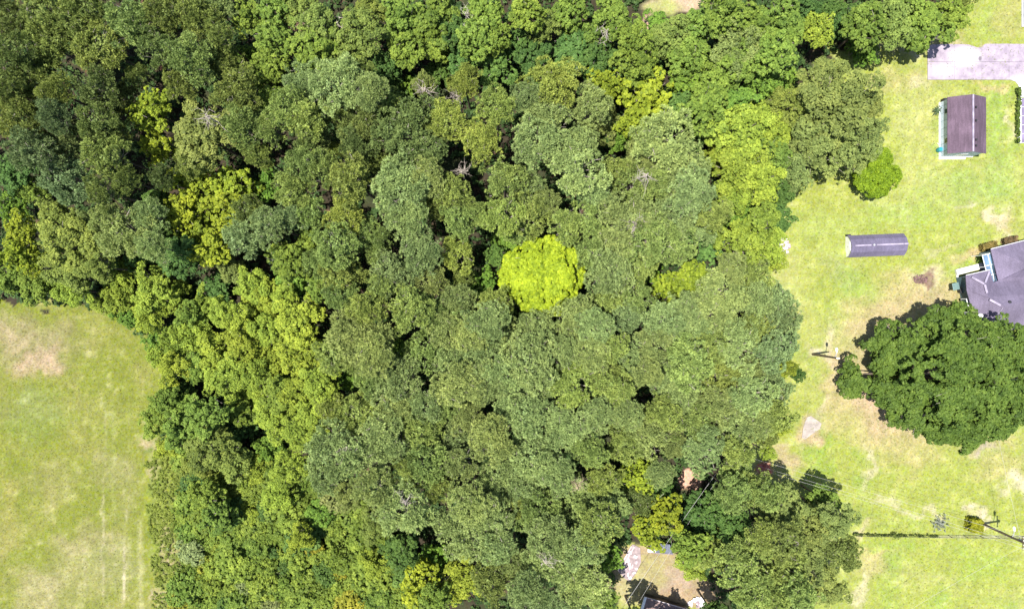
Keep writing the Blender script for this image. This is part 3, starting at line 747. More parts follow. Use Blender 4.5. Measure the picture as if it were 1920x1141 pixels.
# grass tufts of the mown field and lawn
def tufts(name, n, poly, seed, col, label, L, Wd, K=5):
    x, y, r_ = scatter(n, poly, seed)
    cen = ground_pts(x, y, np.full(len(x), 0.02))
    V, t = leaf_quads(r_, cen, np.tile(np.array([[0, 0, 1.0]]), (len(cen), 1)), K, 0.22, L, Wd, 'leaf', 0.6, r_.rand(len(cen)), 1.8)
    o = bpy.data.objects.new(name, mesh_np(name, V, np.arange(len(V)).reshape(-1, 4), M_LEAF, t)); o.color = (*col, 1)
    link(o); tag(o, label, None, None, 'stuff')
FIELD = [(-60,572),(0,575),(150,580),(225,608),(283,676),(300,735),(268,790),(262,900),(262,1200),(-60,1200)]
tufts('field_grass', 5000, FIELD, 3, (0.178,0.195,0.038), 'rough yellowing grass tufts over the mown field', 0.11, 0.05, 4)
LAWN = [(1480,360),(1560,320),(1680,240),(1640,120),(1980,-60),(1980,1200),(1600,1200),(1600,1000),(1560,900),(1480,860),(1500,560)]
tufts('lawn_grass', 8000, LAWN, 4, (0.20,0.24,0.055), 'short bright grass tufts over the mown lawn', 0.12, 0.05, 5)

# ------------------------------------------------------------------ forest going on outside the picture (one mass)
def beyond():
    r = np.random.RandomState(8); pts = []
    for _ in range(9000):
        x = r.uniform(-120, 75); y = r.uniform(-90, 90)
        px, py = x*PXM+960, 570.5-y*PXM
        if -100 < px < 2020 and -95 < py < 1236: continue
        if not inside(np.array(px), np.array(py), WOODS): continue
        if all((x-a)**2+(y-b)**2 > 5.2**2 for a, b in pts): pts.append((x, y))
    me = bpy.data.meshes.new('woods_beyond'); me.from_pydata([(a, b, 11+r.uniform(-2, 2)) for a, b in pts], [], []); me.update()
    o = bpy.data.objects.new('woods_beyond', me); link(o)
    o.color = (0.085, 0.11, 0.038, 1)
    tag(o, 'continuing canopy of the woods past the edge of the picture', None, None, 'stuff')
    src = bpy.data.objects.new('crown_source', VAR['broad'][0][0])       # kept out of the scene: only instanced
    ng = bpy.data.node_groups.new('scatter_crowns', 'GeometryNodeTree')
    ng.interface.new_socket('Geometry', in_out='INPUT', socket_type='NodeSocketGeometry')
    ng.interface.new_socket('Geometry', in_out='OUTPUT', socket_type='NodeSocketGeometry')
    gi = ng.nodes.new('NodeGroupInput'); go = ng.nodes.new('NodeGroupOutput')
    oi = ng.nodes.new('GeometryNodeObjectInfo'); oi.inputs['Object'].default_value = src
    ip = ng.nodes.new('GeometryNodeInstanceOnPoints')
    rr = ng.nodes.new('FunctionNodeRandomValue'); rr.data_type = 'FLOAT_VECTOR'; rr.inputs[0].default_value = (0, 0, 0); rr.inputs[1].default_value = (0.1, 0.1, 6.28)
    ng.links.new(gi.outputs[0], ip.inputs['Points']); ng.links.new(oi.outputs['Geometry'], ip.inputs['Instance'])
    ng.links.new(rr.outputs[0], ip.inputs['Rotation']); ng.links.new(ip.outputs[0], go.inputs[0])
    md = o.modifiers.new('scatter', 'NODES'); md.node_group = ng
beyond()
#@@OBJECTS@@

# ------------------------------------------------------------------ small builders
M_WHITE = plain('white_paint', (0.72, 0.72, 0.70), 0.5, 0.12, 2.0)
M_BLUEWALL = plain('pale_blue_siding', (0.50, 0.58, 0.68), 0.6, 0.12, 1.5)
M_TEALWALL = plain('slate_teal_siding', (0.060, 0.105, 0.135), 0.6, 0.15, 1.5)  # siding colour darkened to carry the eave shade on the house wall
M_BLACK = plain('dark_metal', (0.02, 0.02, 0.022), 0.5, 0.3, 4.0)
M_GLASSD = plain('dark_window_glass', (0.03, 0.06, 0.06), 0.08, 0.2, 2.0, spec=0.8)
M_GREYMET = plain('galvanised_metal', (0.30, 0.30, 0.32), 0.45, 0.2, 4.0)
M_WIRE = plain('wire_metal', (0.36, 0.35, 0.33), 0.6, 0.1, 4.0)
M_POLE = plain('weathered_pole_wood', (0.10, 0.075, 0.05), 0.9, 0.35, 1.5, 0.02, 10)
M_CONC = plain('old_concrete', (0.34, 0.31, 0.30), 0.9, 0.30, 0.9, 0.02, 14)
M_PALECONC = plain('pale_concrete', (0.50, 0.48, 0.47), 0.9, 0.18, 1.2, 0.01, 20)
M_RUST = plain('rust_brown_sheet', (0.17, 0.115, 0.105), 0.8, 0.35, 1.2)
M_BIN = plain('green_grey_plastic', (0.10, 0.16, 0.15), 0.5, 0.15, 3.0)
M_TEALP = plain('teal_plastic', (0.03, 0.22, 0.26), 0.4, 0.15, 3.0)

def roof_mat(name, col, streak=0.25, ang=0.0):
    """asphalt shingles: fine courses, granule noise, weather streaks"""
    m, nt, b = new_mat(name)
    tc = N(nt, 'ShaderNodeTexCoord')
    n1 = N(nt, 'ShaderNodeTexNoise'); n1.inputs['Scale'].default_value = 7; n1.inputs['Detail'].default_value = 6
    mp = N(nt, 'ShaderNodeMapping'); mp.inputs['Rotation'].default_value = (0, 0, ang); mp.inputs['Scale'].default_value = (2.6, 0.3, 1)
    n2 = N(nt, 'ShaderNodeTexNoise'); n2.inputs['Scale'].default_value = 1.3; n2.inputs['Detail'].default_value = 4
    n3 = N(nt, 'ShaderNodeTexNoise'); n3.inputs['Scale'].default_value = 0.35; n3.inputs['Detail'].default_value = 3
    nt.links.new(tc.outputs['Object'], n1.inputs['Vector']); nt.links.new(tc.outputs['Object'], mp.inputs['Vector'])
    nt.links.new(mp.outputs[0], n2.inputs['Vector']); nt.links.new(tc.outputs['Object'], n3.inputs['Vector'])
    wv = N(nt, 'ShaderNodeTexWave'); wv.inputs['Scale'].default_value = 2.2; wv.inputs['Distortion'].default_value = 0.4
    mp2 = N(nt, 'ShaderNodeMapping'); mp2.inputs['Rotation'].default_value = (0, 0, ang)
    nt.links.new(tc.outputs['Object'], mp2.inputs['Vector']); nt.links.new(mp2.outputs[0], wv.inputs['Vector'])
    tot = None
    for n, lo, hi in ((n1, 0.82, 1.18), (n2, 1-streak, 1+streak), (n3, 0.78, 1.20), (wv, 0.86, 1.08)):
        r = N(nt, 'ShaderNodeMapRange'); r.inputs['From Min'].default_value = 0.3 if n is not wv else 0.0; r.inputs['From Max'].default_value = 0.7 if n is not wv else 1.0
        r.inputs['To Min'].default_value = lo; r.inputs['To Max'].default_value = hi
        nt.links.new(n.outputs['Fac'], r.inputs['Value'])
        if tot is None: tot = r.outputs[0]
        else:
            mm = N(nt, 'ShaderNodeMath', operation='MULTIPLY'); nt.links.new(tot, mm.inputs[0]); nt.links.new(r.outputs[0], mm.inputs[1]); tot = mm.outputs[0]
    hs = N(nt, 'ShaderNodeHueSaturation'); hs.inputs['Color'].default_value = (*col, 1)
    nt.links.new(tot, hs.inputs['Value'])
    nt.links.new(hs.outputs[0], b.inputs['Base Color']); b.inputs['Roughness'].default_value = 0.85; b.inputs['Specular IOR Level'].default_value = 0.25
    bp = N(nt, 'ShaderNodeBump'); bp.inputs['Distance'].default_value = 0.02; bp.inputs['Strength'].default_value = 0.5
    nt.links.new(wv.outputs['Fac'], bp.inputs['Height']); nt.links.new(bp.outputs[0], b.inputs['Normal'])
    return m
M_ROOF1 = roof_mat('plum_shingles', (0.092, 0.062, 0.085), 0.22)
M_ROOF2 = roof_mat('lavender_metal_roof', (0.112, 0.098, 0.150), 0.12, rad(90))
M_ROOF3 = roof_mat('violet_grey_shingles', (0.128, 0.108, 0.155), 0.12, rad(14))
M_CAP = plain('faded_ridge_cap', (0.24, 0.21, 0.27), 0.8, 0.35, 1.2)
M_ROOF4 = roof_mat('slate_blue_roof', (0.10, 0.11, 0.145), 0.2)

def leafy(name, boxes, col, label, cat, seed, group=None, per=26, L=0.2, Wd=0.13, pr=0.2, kind=None, stem=True, K=12):
    """clipped or loose shrub: boxes = (cx, cy, lx, ly, h, rot) in metres"""
    rs = np.random.RandomState(seed)
    root = empty(name, (boxes[0][0], boxes[0][1], 0)) if kind is None else None
    off = np.array((boxes[0][0], boxes[0][1], 0)) if root is not None else np.zeros(3)
    cs = []; os_ = []
    for cx, cy, lx, ly, h, rot in boxes:
        n = int(per*(lx*ly + (lx+ly)*h))
        p = rs.uniform(-1, 1, (n, 3)); ax = rs.choice(3, n, p=[0.22, 0.22, 0.56])
        p[np.arange(n), ax] = np.where(ax == 2, 1, np.sign(p[np.arange(n), ax])) * rs.uniform(0.78, 1.0, n)
        o = np.zeros((n, 3)); o[np.arange(n), ax] = np.sign(p[np.arange(n), ax])
        q = p*np.array((lx/2, ly/2, h/2)) + np.array((0, 0, h/2))
        ca, sa = math.cos(rot), math.sin(rot)
        q = np.stack([q[:, 0]*ca-q[:, 1]*sa+cx, q[:, 0]*sa+q[:, 1]*ca+cy, q[:, 2]], 1)
        cs.append(q-off); os_.append(o)
    c = np.concatenate(cs); o = np.concatenate(os_)
    V, t = leaf_quads(rs, c, o, K, pr, L, Wd, 'leaf', 0.2, rs.rand(len(c)))
    me = mesh_np('foliage' if root is not None else name, V, np.arange(len(V)).reshape(-1, 4), M_LEAF, t)
    ob = bpy.data.objects.new('foliage' if root is not None else name, me); ob.color = (*col, 1)
    link(ob, root)
    if root is None: return tag(ob, label, None, None, kind)
    tag(root, label, cat, group)
    mb = MB()
    for cx, cy, lx, ly, h, rot in boxes:
        for _ in range(max(2, int(lx*ly))):
            x = cx-off[0]+rs.uniform(-.3, .3)*lx*math.cos(rot); y = cy-off[1]+rs.uniform(-.3, .3)*ly
            mb.tube([(x, y, 0), (x+rs.uniform(-.1, .1), y+rs.uniform(-.1, .1), h*0.8)], [0.035, 0.012], 5)
    mb.build('stem', M_BARK, root)
    return root

def lift(pts): return [W(*p) for p in pts]

# ------------------------------------------------------------------ driveway
def driveway():
    m, nt, b = new_mat('driveway_concrete')
    tc = N(nt, 'ShaderNodeTexCoord')
    n1 = N(nt, 'ShaderNodeTexNoise'); n1.inputs['Scale'].default_value = 0.9; n1.inputs['Detail'].default_value = 8; n1.inputs['Roughness'].default_value = 0.7
    nt.links.new(tc.outputs['Object'], n1.inputs['Vector'])
    cr = N(nt, 'ShaderNodeValToRGB'); cr.color_ramp.elements[0].position = 0.36; cr.color_ramp.elements[0].color = (0.185, 0.15, 0.19, 1)
    cr.color_ramp.elements[1].position = 0.66; cr.color_ramp.elements[1].color = (0.31, 0.265, 0.30, 1)
    nt.links.new(n1.outputs['Fac'], cr.inputs[0])
    cur = cr.outputs[0]
    for (qx, qy, r0, r1, col, sx) in ((1808, 107, 0.4, 1.9, (0.46, 0.44, 0.46, 1), 0.6), (1912, 178, 1.0, 3.4, (0.60, 0.58, 0.58, 1), 1.0), (1770, 132, 0.2, 1.6, (0.36, 0.32, 0.36, 1), 0.5), (1836.5, 110.5, 0.26, 0.5, (0.13, 0.11, 0.13, 1), 1.6)):
        p = G(qx, qy)
        mp = N(nt, 'ShaderNodeMapping'); mp.inputs['Location'].default_value = (-p.x*sx, -p.y, 0); mp.inputs['Scale'].default_value = (sx, 1, 0)
        nt.links.new(tc.outputs['Object'], mp.inputs['Vector'])
        ln = N(nt, 'ShaderNodeVectorMath', operation='LENGTH'); nt.links.new(mp.outputs[0], ln.inputs[0])
        ad = N(nt, 'ShaderNodeMath', operation='MULTIPLY_ADD'); nt.links.new(n1.outputs['Fac'], ad.inputs[0]); ad.inputs[1].default_value = r1*0.7; ad.inputs[2].default_value = -r1*0.35
        a2 = N(nt, 'ShaderNodeMath', operation='ADD'); nt.links.new(ln.outputs['Value'], a2.inputs[0]); nt.links.new(ad.outputs[0], a2.inputs[1])
        r = N(nt, 'ShaderNodeMapRange'); r.inputs['From Min'].default_value = r0; r.inputs['From Max'].default_value = r1; r.inputs['To Min'].default_value = 1; r.inputs['To Max'].default_value = 0
        nt.links.new(a2.outputs[0], r.inputs['Value'])
        mx = N(nt, 'ShaderNodeMix', data_type='RGBA'); nt.links.new(r.outputs[0], mx.inputs[0]); nt.links.new(cur, mx.inputs[6]); mx.inputs[7].default_value = col
        cur = mx.outputs[2]
    nt.links.new(cur, b.inputs['Base Color']); b.inputs['Roughness'].default_value = 0.9
    bp = N(nt, 'ShaderNodeBump'); bp.inputs['Distance'].default_value = 0.02; nt.links.new(n1.outputs['Fac'], bp.inputs['Height']); nt.links.new(bp.outputs[0], b.inputs['Normal'])
    root = empty('driveway', (0, 0, 0)); tag(root, 'stained lavender-grey concrete driveway slabs', None, None, 'structure')
    r = random.Random(3)
    xs = [1738.5, 1789, 1840, 1891, 1942, 1992]
    for i in range(5):
        for (y0, y1) in ((83, 116.3), (116.7, 150)):
            a, c = xs[i]+0.15, xs[i+1]-0.15
            if i == 0 and y0 == 83: poly = [(a, y1), (a, 92), (1741, 87), (1748, 84), (c, 83.2)]; poly = [(a, 92), (a, y1), (c, y1), (c, 83.2), (1748, 84), (1741, 87)]
            elif i == 1 and y0 == 83: poly = [(a, 83.4), (a, y1), (c, y1), (c, 89), (1834, 90), (1826, 88), (1815, 84)]
            elif i == 2 and y0 == 83: poly = [(a, 89), (a, y1), (c, y1), (c, 82.6), (1846, 83)]
            else: poly = [(a, y0), (a, y1), (c, y1), (c, y0)]
            mb = MB(); mb.slab([G(*p) for p in poly], 0.0, 0.12+r.uniform(-.006, .006)); mb.build('slab', m, root)
    mb = MB(); mb.slab([G(*p) for p in [(1894, 150.3), (1903, 153), (1908.5, 159), (1911.5, 168), (1912.5, 183), (1992, 183), (1992, 150.3)]], 0.0, 0.118); mb.build('walkway_slab', m, root)
driveway()

# ------------------------------------------------------------------ shed with plum roof
def box_shed():
    x0, x1, y0, y1 = 66.75, 71.8, 23.05, 31.45
    root = empty('storage_building', (x0, y0, 0)); tag(root, 'pale blue storage building with a plum-brown gable roof on the right lawn', 'shed')
    T = Matrix.Translation((-x0, -y0, 0)); e, rg, xm = 2.9, 4.15, (x0+x1)/2
    mb = MB()
    prof = [(x0, 0), (x1, 0), (x1, e), (xm, rg-0.12), (x0, e)]
    vs = [Vector((a, y0, z)) for a, z in prof] + [Vector((a, y1, z)) for a, z in prof]
    vs = [T @ v for v in vs]
    mb.add(vs, [(0,1,2,3,4), (9,8,7,6,5), (0,5,6,1), (1,6,7,2), (4,9,5,0)])
    wl = mb.build('wall', M_BLUEWALL, root)
    for k in range(7):            # siding seams
        MB().box(-0.02, -0.001, 0.6+k*1.18, 0.63+k*1.18, 0.25, e-0.02).build('siding_seam', M_TEALWALL, wl)
    MB().box(-0.10, x1-x0+0.06, -0.10, -0.03, 0, 0.25).build('skirt_board', M_WHITE, root)
    MB().box(-0.12, -0.03, -0.10, y1-y0+0.05, 0, 0.25).build('skirt_board', M_WHITE, root)
    ox, oy = 0.42, 0.10
    def slope(sgn):
        xe = (x0-ox) if sgn < 0 else (x1+ox)
        ze = e - (rg-e)/(xm-x0)*ox
        mb = MB(); mb.sheet([T @ Vector(p) for p in ([(xe,y0-oy,ze),(xm,y0-oy,rg),(xm,y1+oy,rg),(xe,y1+oy,ze)] if sgn < 0 else [(xm,y0-oy,rg),(xe,y0-oy,ze),(xe,y1+oy,ze),(xm,y1+oy,rg)])], 0.07)
        return mb.build('roof_slope', M_ROOF1, root)
    r1 = slope(-1); r2 = slope(1)
    mb = MB(); mb.box(xm-x0-0.12, xm-x0+0.12, -oy, y1-y0+oy, rg-0.01, rg+0.035); mb.build('ridge_cap', M_CAP, root)
    for py in (201, 226, 262, 273):
        p = T @ W(1830, py, rg-0.15); MB().box(p.x-0.09, p.x+0.09, p.y-0.16, p.y+0.16, rg-0.35, rg+0.02).build('roof_vent', M_BLACK, root)
    for py in (209, 264):
        y = (570.5-py)/PXM*0.985 - y0
        f = MB().box(-0.05, 0.0, y-0.42, y+0.42, 1.35, 2.35).build('window', M_WHITE, root)
        MB().box(-0.062, -0.05, y-0.34, y+0.34, 1.43, 2.27).build('pane', M_GLASSD, f)
    # white gable end with a door facing the photo's bottom
    f = MB().box(1.9, 3.1, -0.05, -0.0, 0.1, 2.2).build('door', M_WHITE, root)
    MB().box(2.95, 3.0, -0.10, -0.05, 1.05, 1.15).build('handle', M_BLACK, f)
    MB().box(0.0, x1-x0, -0.03, -0.004, 2.75, 2.87).build('trim_board', M_WHITE, root)
    MB().box(-0.10, x1-x0-1.0, -0.42, -0.12, 0.0, 0.10).build('step', M_PALECONC, root)
    # low black block built in place of the shadow at the back corner
    MB().box(0.2, 1.2, y1-y0+0.02, y1-y0+0.5, 0, 0.9).build('shadow_block', M_BLACK, root)
box_shed()

def plastic_barrel():
    p = G(1758, 282); root = empty('plastic_barrel', p); tag(root, 'small teal plastic barrel beside the pale blue storage building', 'barrel')
    mb = MB(); mb.tube([(0,0,0),(0,0,0.15),(0,0,0.45),(0,0,0.8),(0,0,0.86)], [0.30,0.36,0.38,0.35,0.30], 16); mb.build('body', M_TEALP, root, bevel=0.01)
    mb = MB(); mb.tube([(0,0,0.86),(0,0,0.90)], [0.31,0.29], 16); mb.build('lid', M_TEALP, root)
    q = G(1761, 275); r2 = empty('garden_pole', q); tag(r2, 'thin white pole leaning at the corner of the pale blue storage building', 'pole')
    mb = MB(); mb.tube([(0,0,0),(0.5,-0.35,1.6)], [0.035,0.03], 6); mb.build('pole', M_WHITE, r2)
    mb = MB(); mb.tube([(-0.35,0.6,0.03),(0.1,0.1,0.05)], [0.03,0.03], 6); mb.build('brace', M_WHITE, r2)
plastic_barrel()

# ------------------------------------------------------------------ long low shed
def long_shed():
    a = rad(2.2)
    c = G(1643, 462); c = Vector((c.x-0.55, c.y+0.1, 0))
    root = empty('long_shed', c, a); tag(root, 'long narrow barn-roofed shed with a lavender metal roof on the open lawn', 'shed')
    Lh, Wh = 4.35, 1.62
    prof = [(-Wh, 1.05), (-Wh*0.62, 1.75), (0, 2.15), (Wh*0.62, 1.75), (Wh, 1.05)]
    mb = MB()
    n = len(prof); ps = [(-Wh+.05, 0), *[(y*0.97, z-0.05) for y, z in prof], (Wh-.05, 0)]
    vs = [Vector((-Lh+0.12, y, z)) for y, z in ps] + [Vector((Lh-0.12, y, z)) for y, z in ps]
    k = len(ps)
    mb.add(vs, [tuple(range(k)), tuple(reversed(range(k, 2*k)))] + [(i, k+i, k+i+1, i+1) for i in range(k-1)])
    mb.build('wall', M_WHITE, root)
    for i in range(4):
        (ya, za), (yb, zb) = prof[i], prof[i+1]
        if i == 0: ya -= 0.08; za -= 0.12
        if i == 3: yb += 0.08; zb -= 0.12
        mb = MB(); mb.sheet([(-Lh, ya, za), (Lh, ya, za), (Lh, yb, zb), (-Lh, yb, zb)], 0.04); mb.build('roof_panel', M_ROOF2, root)
    for (xa, xb) in ((-Lh+0.55, -Lh+3.0), (-Lh+3.85, Lh-0.75), (Lh-0.65, Lh)):
        MB().box(xa, xb, -0.10, 0.10, 2.13, 2.19).build('ridge_cap', M_CAP, root)
    mb = MB(); mb.tube([(-Lh+3.35,0,2.1),(-Lh+3.35,0,2.38)], [0.14,0.16], 12); mb.build('roof_vent', M_GREYMET, root)
    f = MB().box(-Lh+0.06, -Lh+0.12, -0.75, 0.75, 0.02, 1.5).build('door', M_WHITE, root)
    MB().box(-Lh+0.03, -Lh+0.06, -0.03, 0.03, 0.7, 0.9).build('handle', M_BLACK, f)
    MB().box(-Lh+0.1, -Lh+0.8, Wh+0.02, Wh+0.30, 0, 0.45).build('shadow_block', M_BLACK, root)  # black block modelled where the shadow lies by the end wall
    MB().box(-Lh+0.3, Lh-0.2, -Wh-0.02, -Wh+0.02, 0.0, 0.35).build('skirt_board', M_BLACK, root)
long_shed()

# ------------------------------------------------------------------ the house at the right edge
def house():
    root = empty('house', (G(1830, 560).x, G(1830, 560).y, 0)); tag(root, 'house with violet-grey hipped roof and screened porch at the right edge', 'house')
    O = Vector(root.location)
    def P(*p): return W(*p) - O
    e = 3.0
    A=(1811,516,e); B=(1855.6,506,e); C=(1846.5,533,4.5); D=(1853,556,4.6); E=(1812.5,543,e); Bq=(1863,529,e); F=(1872,526,e); Gq=(1857.5,467,e)
    Hh=(1990,433,e); X=(1935,497,5.2); Y=(1992,484,5.2); M=(1883,574,5.5); Nn=(1992,548,5.5); Z=(1992,516,3.9); S=(1836,633,e); T=(1904,616.5,e); U=(1992,595,e)
    def face(*pts): 
        mb = MB(); mb.sheet([P(*p) for p in pts], 0.12); return mb.build('roof_slope', M_ROOF3, root)
    face(A, C, B)           # wing
    face(A, E, D, C)
    face(C, D, Bq, B)
    face(E, S, M, D)        # west hip
    face(S, T, U, Nn, M)    # south slope
    face(Gq, F, X)
    face(Gq, X, Y, Hh)
    face(F, Z, Y, X)
    face(D, M, Nn, Z, F, Bq)
    def cap(a, b, w=0.16, name='ridge_cap', mat=M_CAP, dz=0.05):
        a = P(*a); b = P(*b); d = (b-a).normalized(); s = d.cross(Vector((0,0,1))).normalized()*w; z = Vector((0,0,dz))
        mb = MB(); mb.add([a-s, b-s, b+s, a+s, a-s+z, b-s+z, b+s+z, a+s+z], [(0,3,2,1),(4,5,6,7),(0,1,5,4),(1,2,6,5),(2,3,7,6),(3,0,4,7)]); return mb.build(name, mat, root)
    cap((1822,519.5,3.62), (1845,532,4.52)); cap((1855,508.5,3.12), (1847,530,4.4)); cap((1846.5,533,4.52), (1850.5,549,4.62))
    cap((1855.5,561.5,4.80), (1876,572.5,5.36)); 
    cap((1860,602,4.1), (1880,577,5.45), 0.04, 'hip_seam')
    # eave gutters
    for a, b in ((A, E), (E, S), (A, B), (Gq, F), (Gq, Hh)): cap((a[0], a[1], a[2]-0.12), (b[0], b[1], b[2]-0.12), 0.07, 'gutter', M_WHITE, 0.10)
    # plumbing stack and satellite bracket
    p = P(1892, 566, 5.1); mb = MB(); mb.tube([p-Vector((0,0,0.6)), p+Vector((0,0,0.25))], [0.26, 0.22], 14); mb.build('roof_vent', M_BLACK, root)
    p = P(1836, 594, 3.45); dish = MB(); dish.tube([p, p+Vector((0,0,0.45))], [0.03, 0.03], 6); o = dish.build('dish_bracket', M_GREYMET, root)
    mb = MB(); q = p+Vector((-0.1,0.1,0.5)); mb.tube([q, q+Vector((-0.10,0.06,0.12)), q+Vector((-0.16,0.1,0.22))], [0.05, 0.26, 0.34], 14, False); mb.build('dish', M_WHITE, o)
    # walls under the eaves, set in from the roof edge
    def wall(pts, h=2.88, mat=M_TEALWALL):
        mb = MB(); n = len(pts); q = [P(x, y, e) for x, y in pts]
        vs = [Vector((v.x, v.y, 0)) for v in q] + [Vector((v.x, v.y, h)) for v in q]
        mb.add(vs, [(i, (i+1) % n, n+(i+1) % n, n+i) for i in range(n)]); return mb.build('wall', mat, root)
    wall([(1816,519),(1853,510),(1861,531),(1869,530),(1861,471),(1990,438),(1990,590),(1842,628)])
    # windows along the wall facing the trees
    for t in (0.25, 0.6):
        a = P(1817.5, 548, e); b = P(1838, 620, e); c = a.lerp(b, t); d = (b-a).normalized(); nrm = Vector((d.y, -d.x, 0))
        if nrm.x > 0: nrm = -nrm
        c.z = 0
        Mx = Matrix.Translation(c) @ Matrix(((d.x, nrm.x, 0, 0), (d.y, nrm.y, 0, 0), (0, 0, 1, 0), (0, 0, 0, 1)))
        f = MB().box(-0.6, 0.6, 0.0, 0.22, 0.9, 2.2, Mx).build('window', M_WHITE, root)
        MB().box(-0.5, 0.5, 0.22, 0.235, 1.0, 2.1, Mx).build('pane', M_GLASSD, f)
    ax = Vector((math.cos(rad(14.3)), math.sin(rad(14.3)), 0)); ay = Vector((-ax.y, ax.x, 0))
    def frame(px, py, h=0.0):
        c = P(px, py, h); c.z = 0
        return Matrix.Translation(c) @ Matrix(((ax.x, ay.x, 0, 0), (ax.y, ay.y, 0, 0), (0, 0, 1, 0), (0, 0, 0, 1)))
    # concrete walk along the wall, pale ramp and three steps
    Mf = frame(1791.5, 514)
    MB().box(0.05, 4.1, -0.15, 0.75, 0.0, 0.42, Mf).build('ramp', M_PALECONC, root)
    MB().box(0.0, 0.35, -8.0, -0.15, 0.0, 0.10, Mf).build('edging', M_PALECONC, root)
    MB().box(0.2, 2.6, -1.0, -0.85, 0.0, 0.9, Mf).build('rail', M_WHITE, root)
    for k in range(4): MB().box(4.1+k*0.42, 4.1+k*0.42+0.38, -0.15, 0.95, 0.0, 0.50+0.08*(k % 2), Mf).build('step', M_PALECONC if k % 2 == 0 else M_CONC, root)
    # screened porch between wing and main block: white frame over blue screen
    Mp = frame(1841, 478, 2.5)
    scr = plain('blue_screen_roof', (0.11, 0.17, 0.25), 0.15, 0.35, 0.8, spec=0.7)
    W0, D0, hh = 2.6, 5.4, 2.5
    MB().box(0.0, W0, -D0, 0.0, hh-0.06, hh-0.03, Mp).build('screen_roof', scr, root)
    for x in (0.0, 0.85, 1.7, W0-0.08): MB().box(x, x+0.08, -D0, 0.0, hh-0.03, hh+0.04, Mp).build('porch_beam', M_WHITE, root)
    for y in (-0.08, -1.8, -3.3, -D0): MB().box(0.09, W0, y, y+0.08, hh-0.025, hh+0.045, Mp).build('porch_beam', M_WHITE, root)
    for x, y in ((0.0, -0.08), (0.0, -1.9), (1.3, -0.08)): MB().box(x, x+0.09, y-0.005, y+0.085, 0, hh-0.06, Mp).build('porch_post', M_WHITE, root)
house()
def uv(px, py, lx, ly, h, rot=14.3):
    c = G(px, py); return (c.x, c.y, lx, ly, h, rad(rot))
leafy('hedge', [uv(1848, 462, 2.1, 0.95, 1.1)], (0.16,0.125,0.035), 'clipped brownish hedge block nearest the screened porch of the house', 'hedge', 51, 'hedges along the house', K=14)
leafy('hedge', [uv(1888, 451, 1.9, 0.85, 1.0)], (0.12,0.085,0.04), 'reddish-brown clipped hedge block further along the house, by the right edge', 'hedge', 52, 'hedges along the house', K=14)
leafy('bush', [uv(1834, 485, 0.8, 1.0, 0.8, 0)], (0.12,0.19,0.03), 'small green bush beside the screened porch of the house', 'bush', 53)
def rubbish_bin():
    c = G(1783, 537); root = empty('bin', c, rad(12)); tag(root, 'squat dark green bin on the lawn beside the house', 'bin')
    mb = MB(); mb.add([Vector(v) for v in ((-.35,-.4,0),(.35,-.4,0),(.35,.4,0),(-.35,.4,0),(-.48,-.52,1.15),(.48,-.52,1.15),(.48,.52,1.15),(-.48,.52,1.15))], [(0,3,2,1),(4,5,6,7),(0,1,5,4),(1,2,6,5),(2,3,7,6),(3,0,4,7)])
    mb.build('body', plain('dark_green_plastic', (0.012,0.03,0.025), 0.5), root, bevel=0.05)
    MB().box(-.52,.52,-.56,.56,1.16,1.24).build('lid', M_BIN, root, bevel=0.04)
    for s in (-1, 1): mb = MB(); mb.tube([(s*0.42,-0.42,0.14),(s*0.50,-0.42,0.14)], [0.14,0.14], 12); mb.build('wheel', M_BLACK, root)
    for i, (px, py, n) in enumerate(((1798, 545, 'standing nearest the green bin'), (1803, 566, 'standing closest to the oak'))):
        c = G(px, py); r = empty('utility_cabinet', c, rad(14)); tag(r, 'small black utility cabinet against the house wall, '+n, 'cabinet', 'cabinets by the house wall')
        MB().box(-.30,.25,-.3,.3,0,0.75).build('body', M_BLACK, r, bevel=0.03); MB().box(-.33,.28,-.33,.33,0.755,0.80).build('lid', M_BLACK, r)
rubbish_bin()

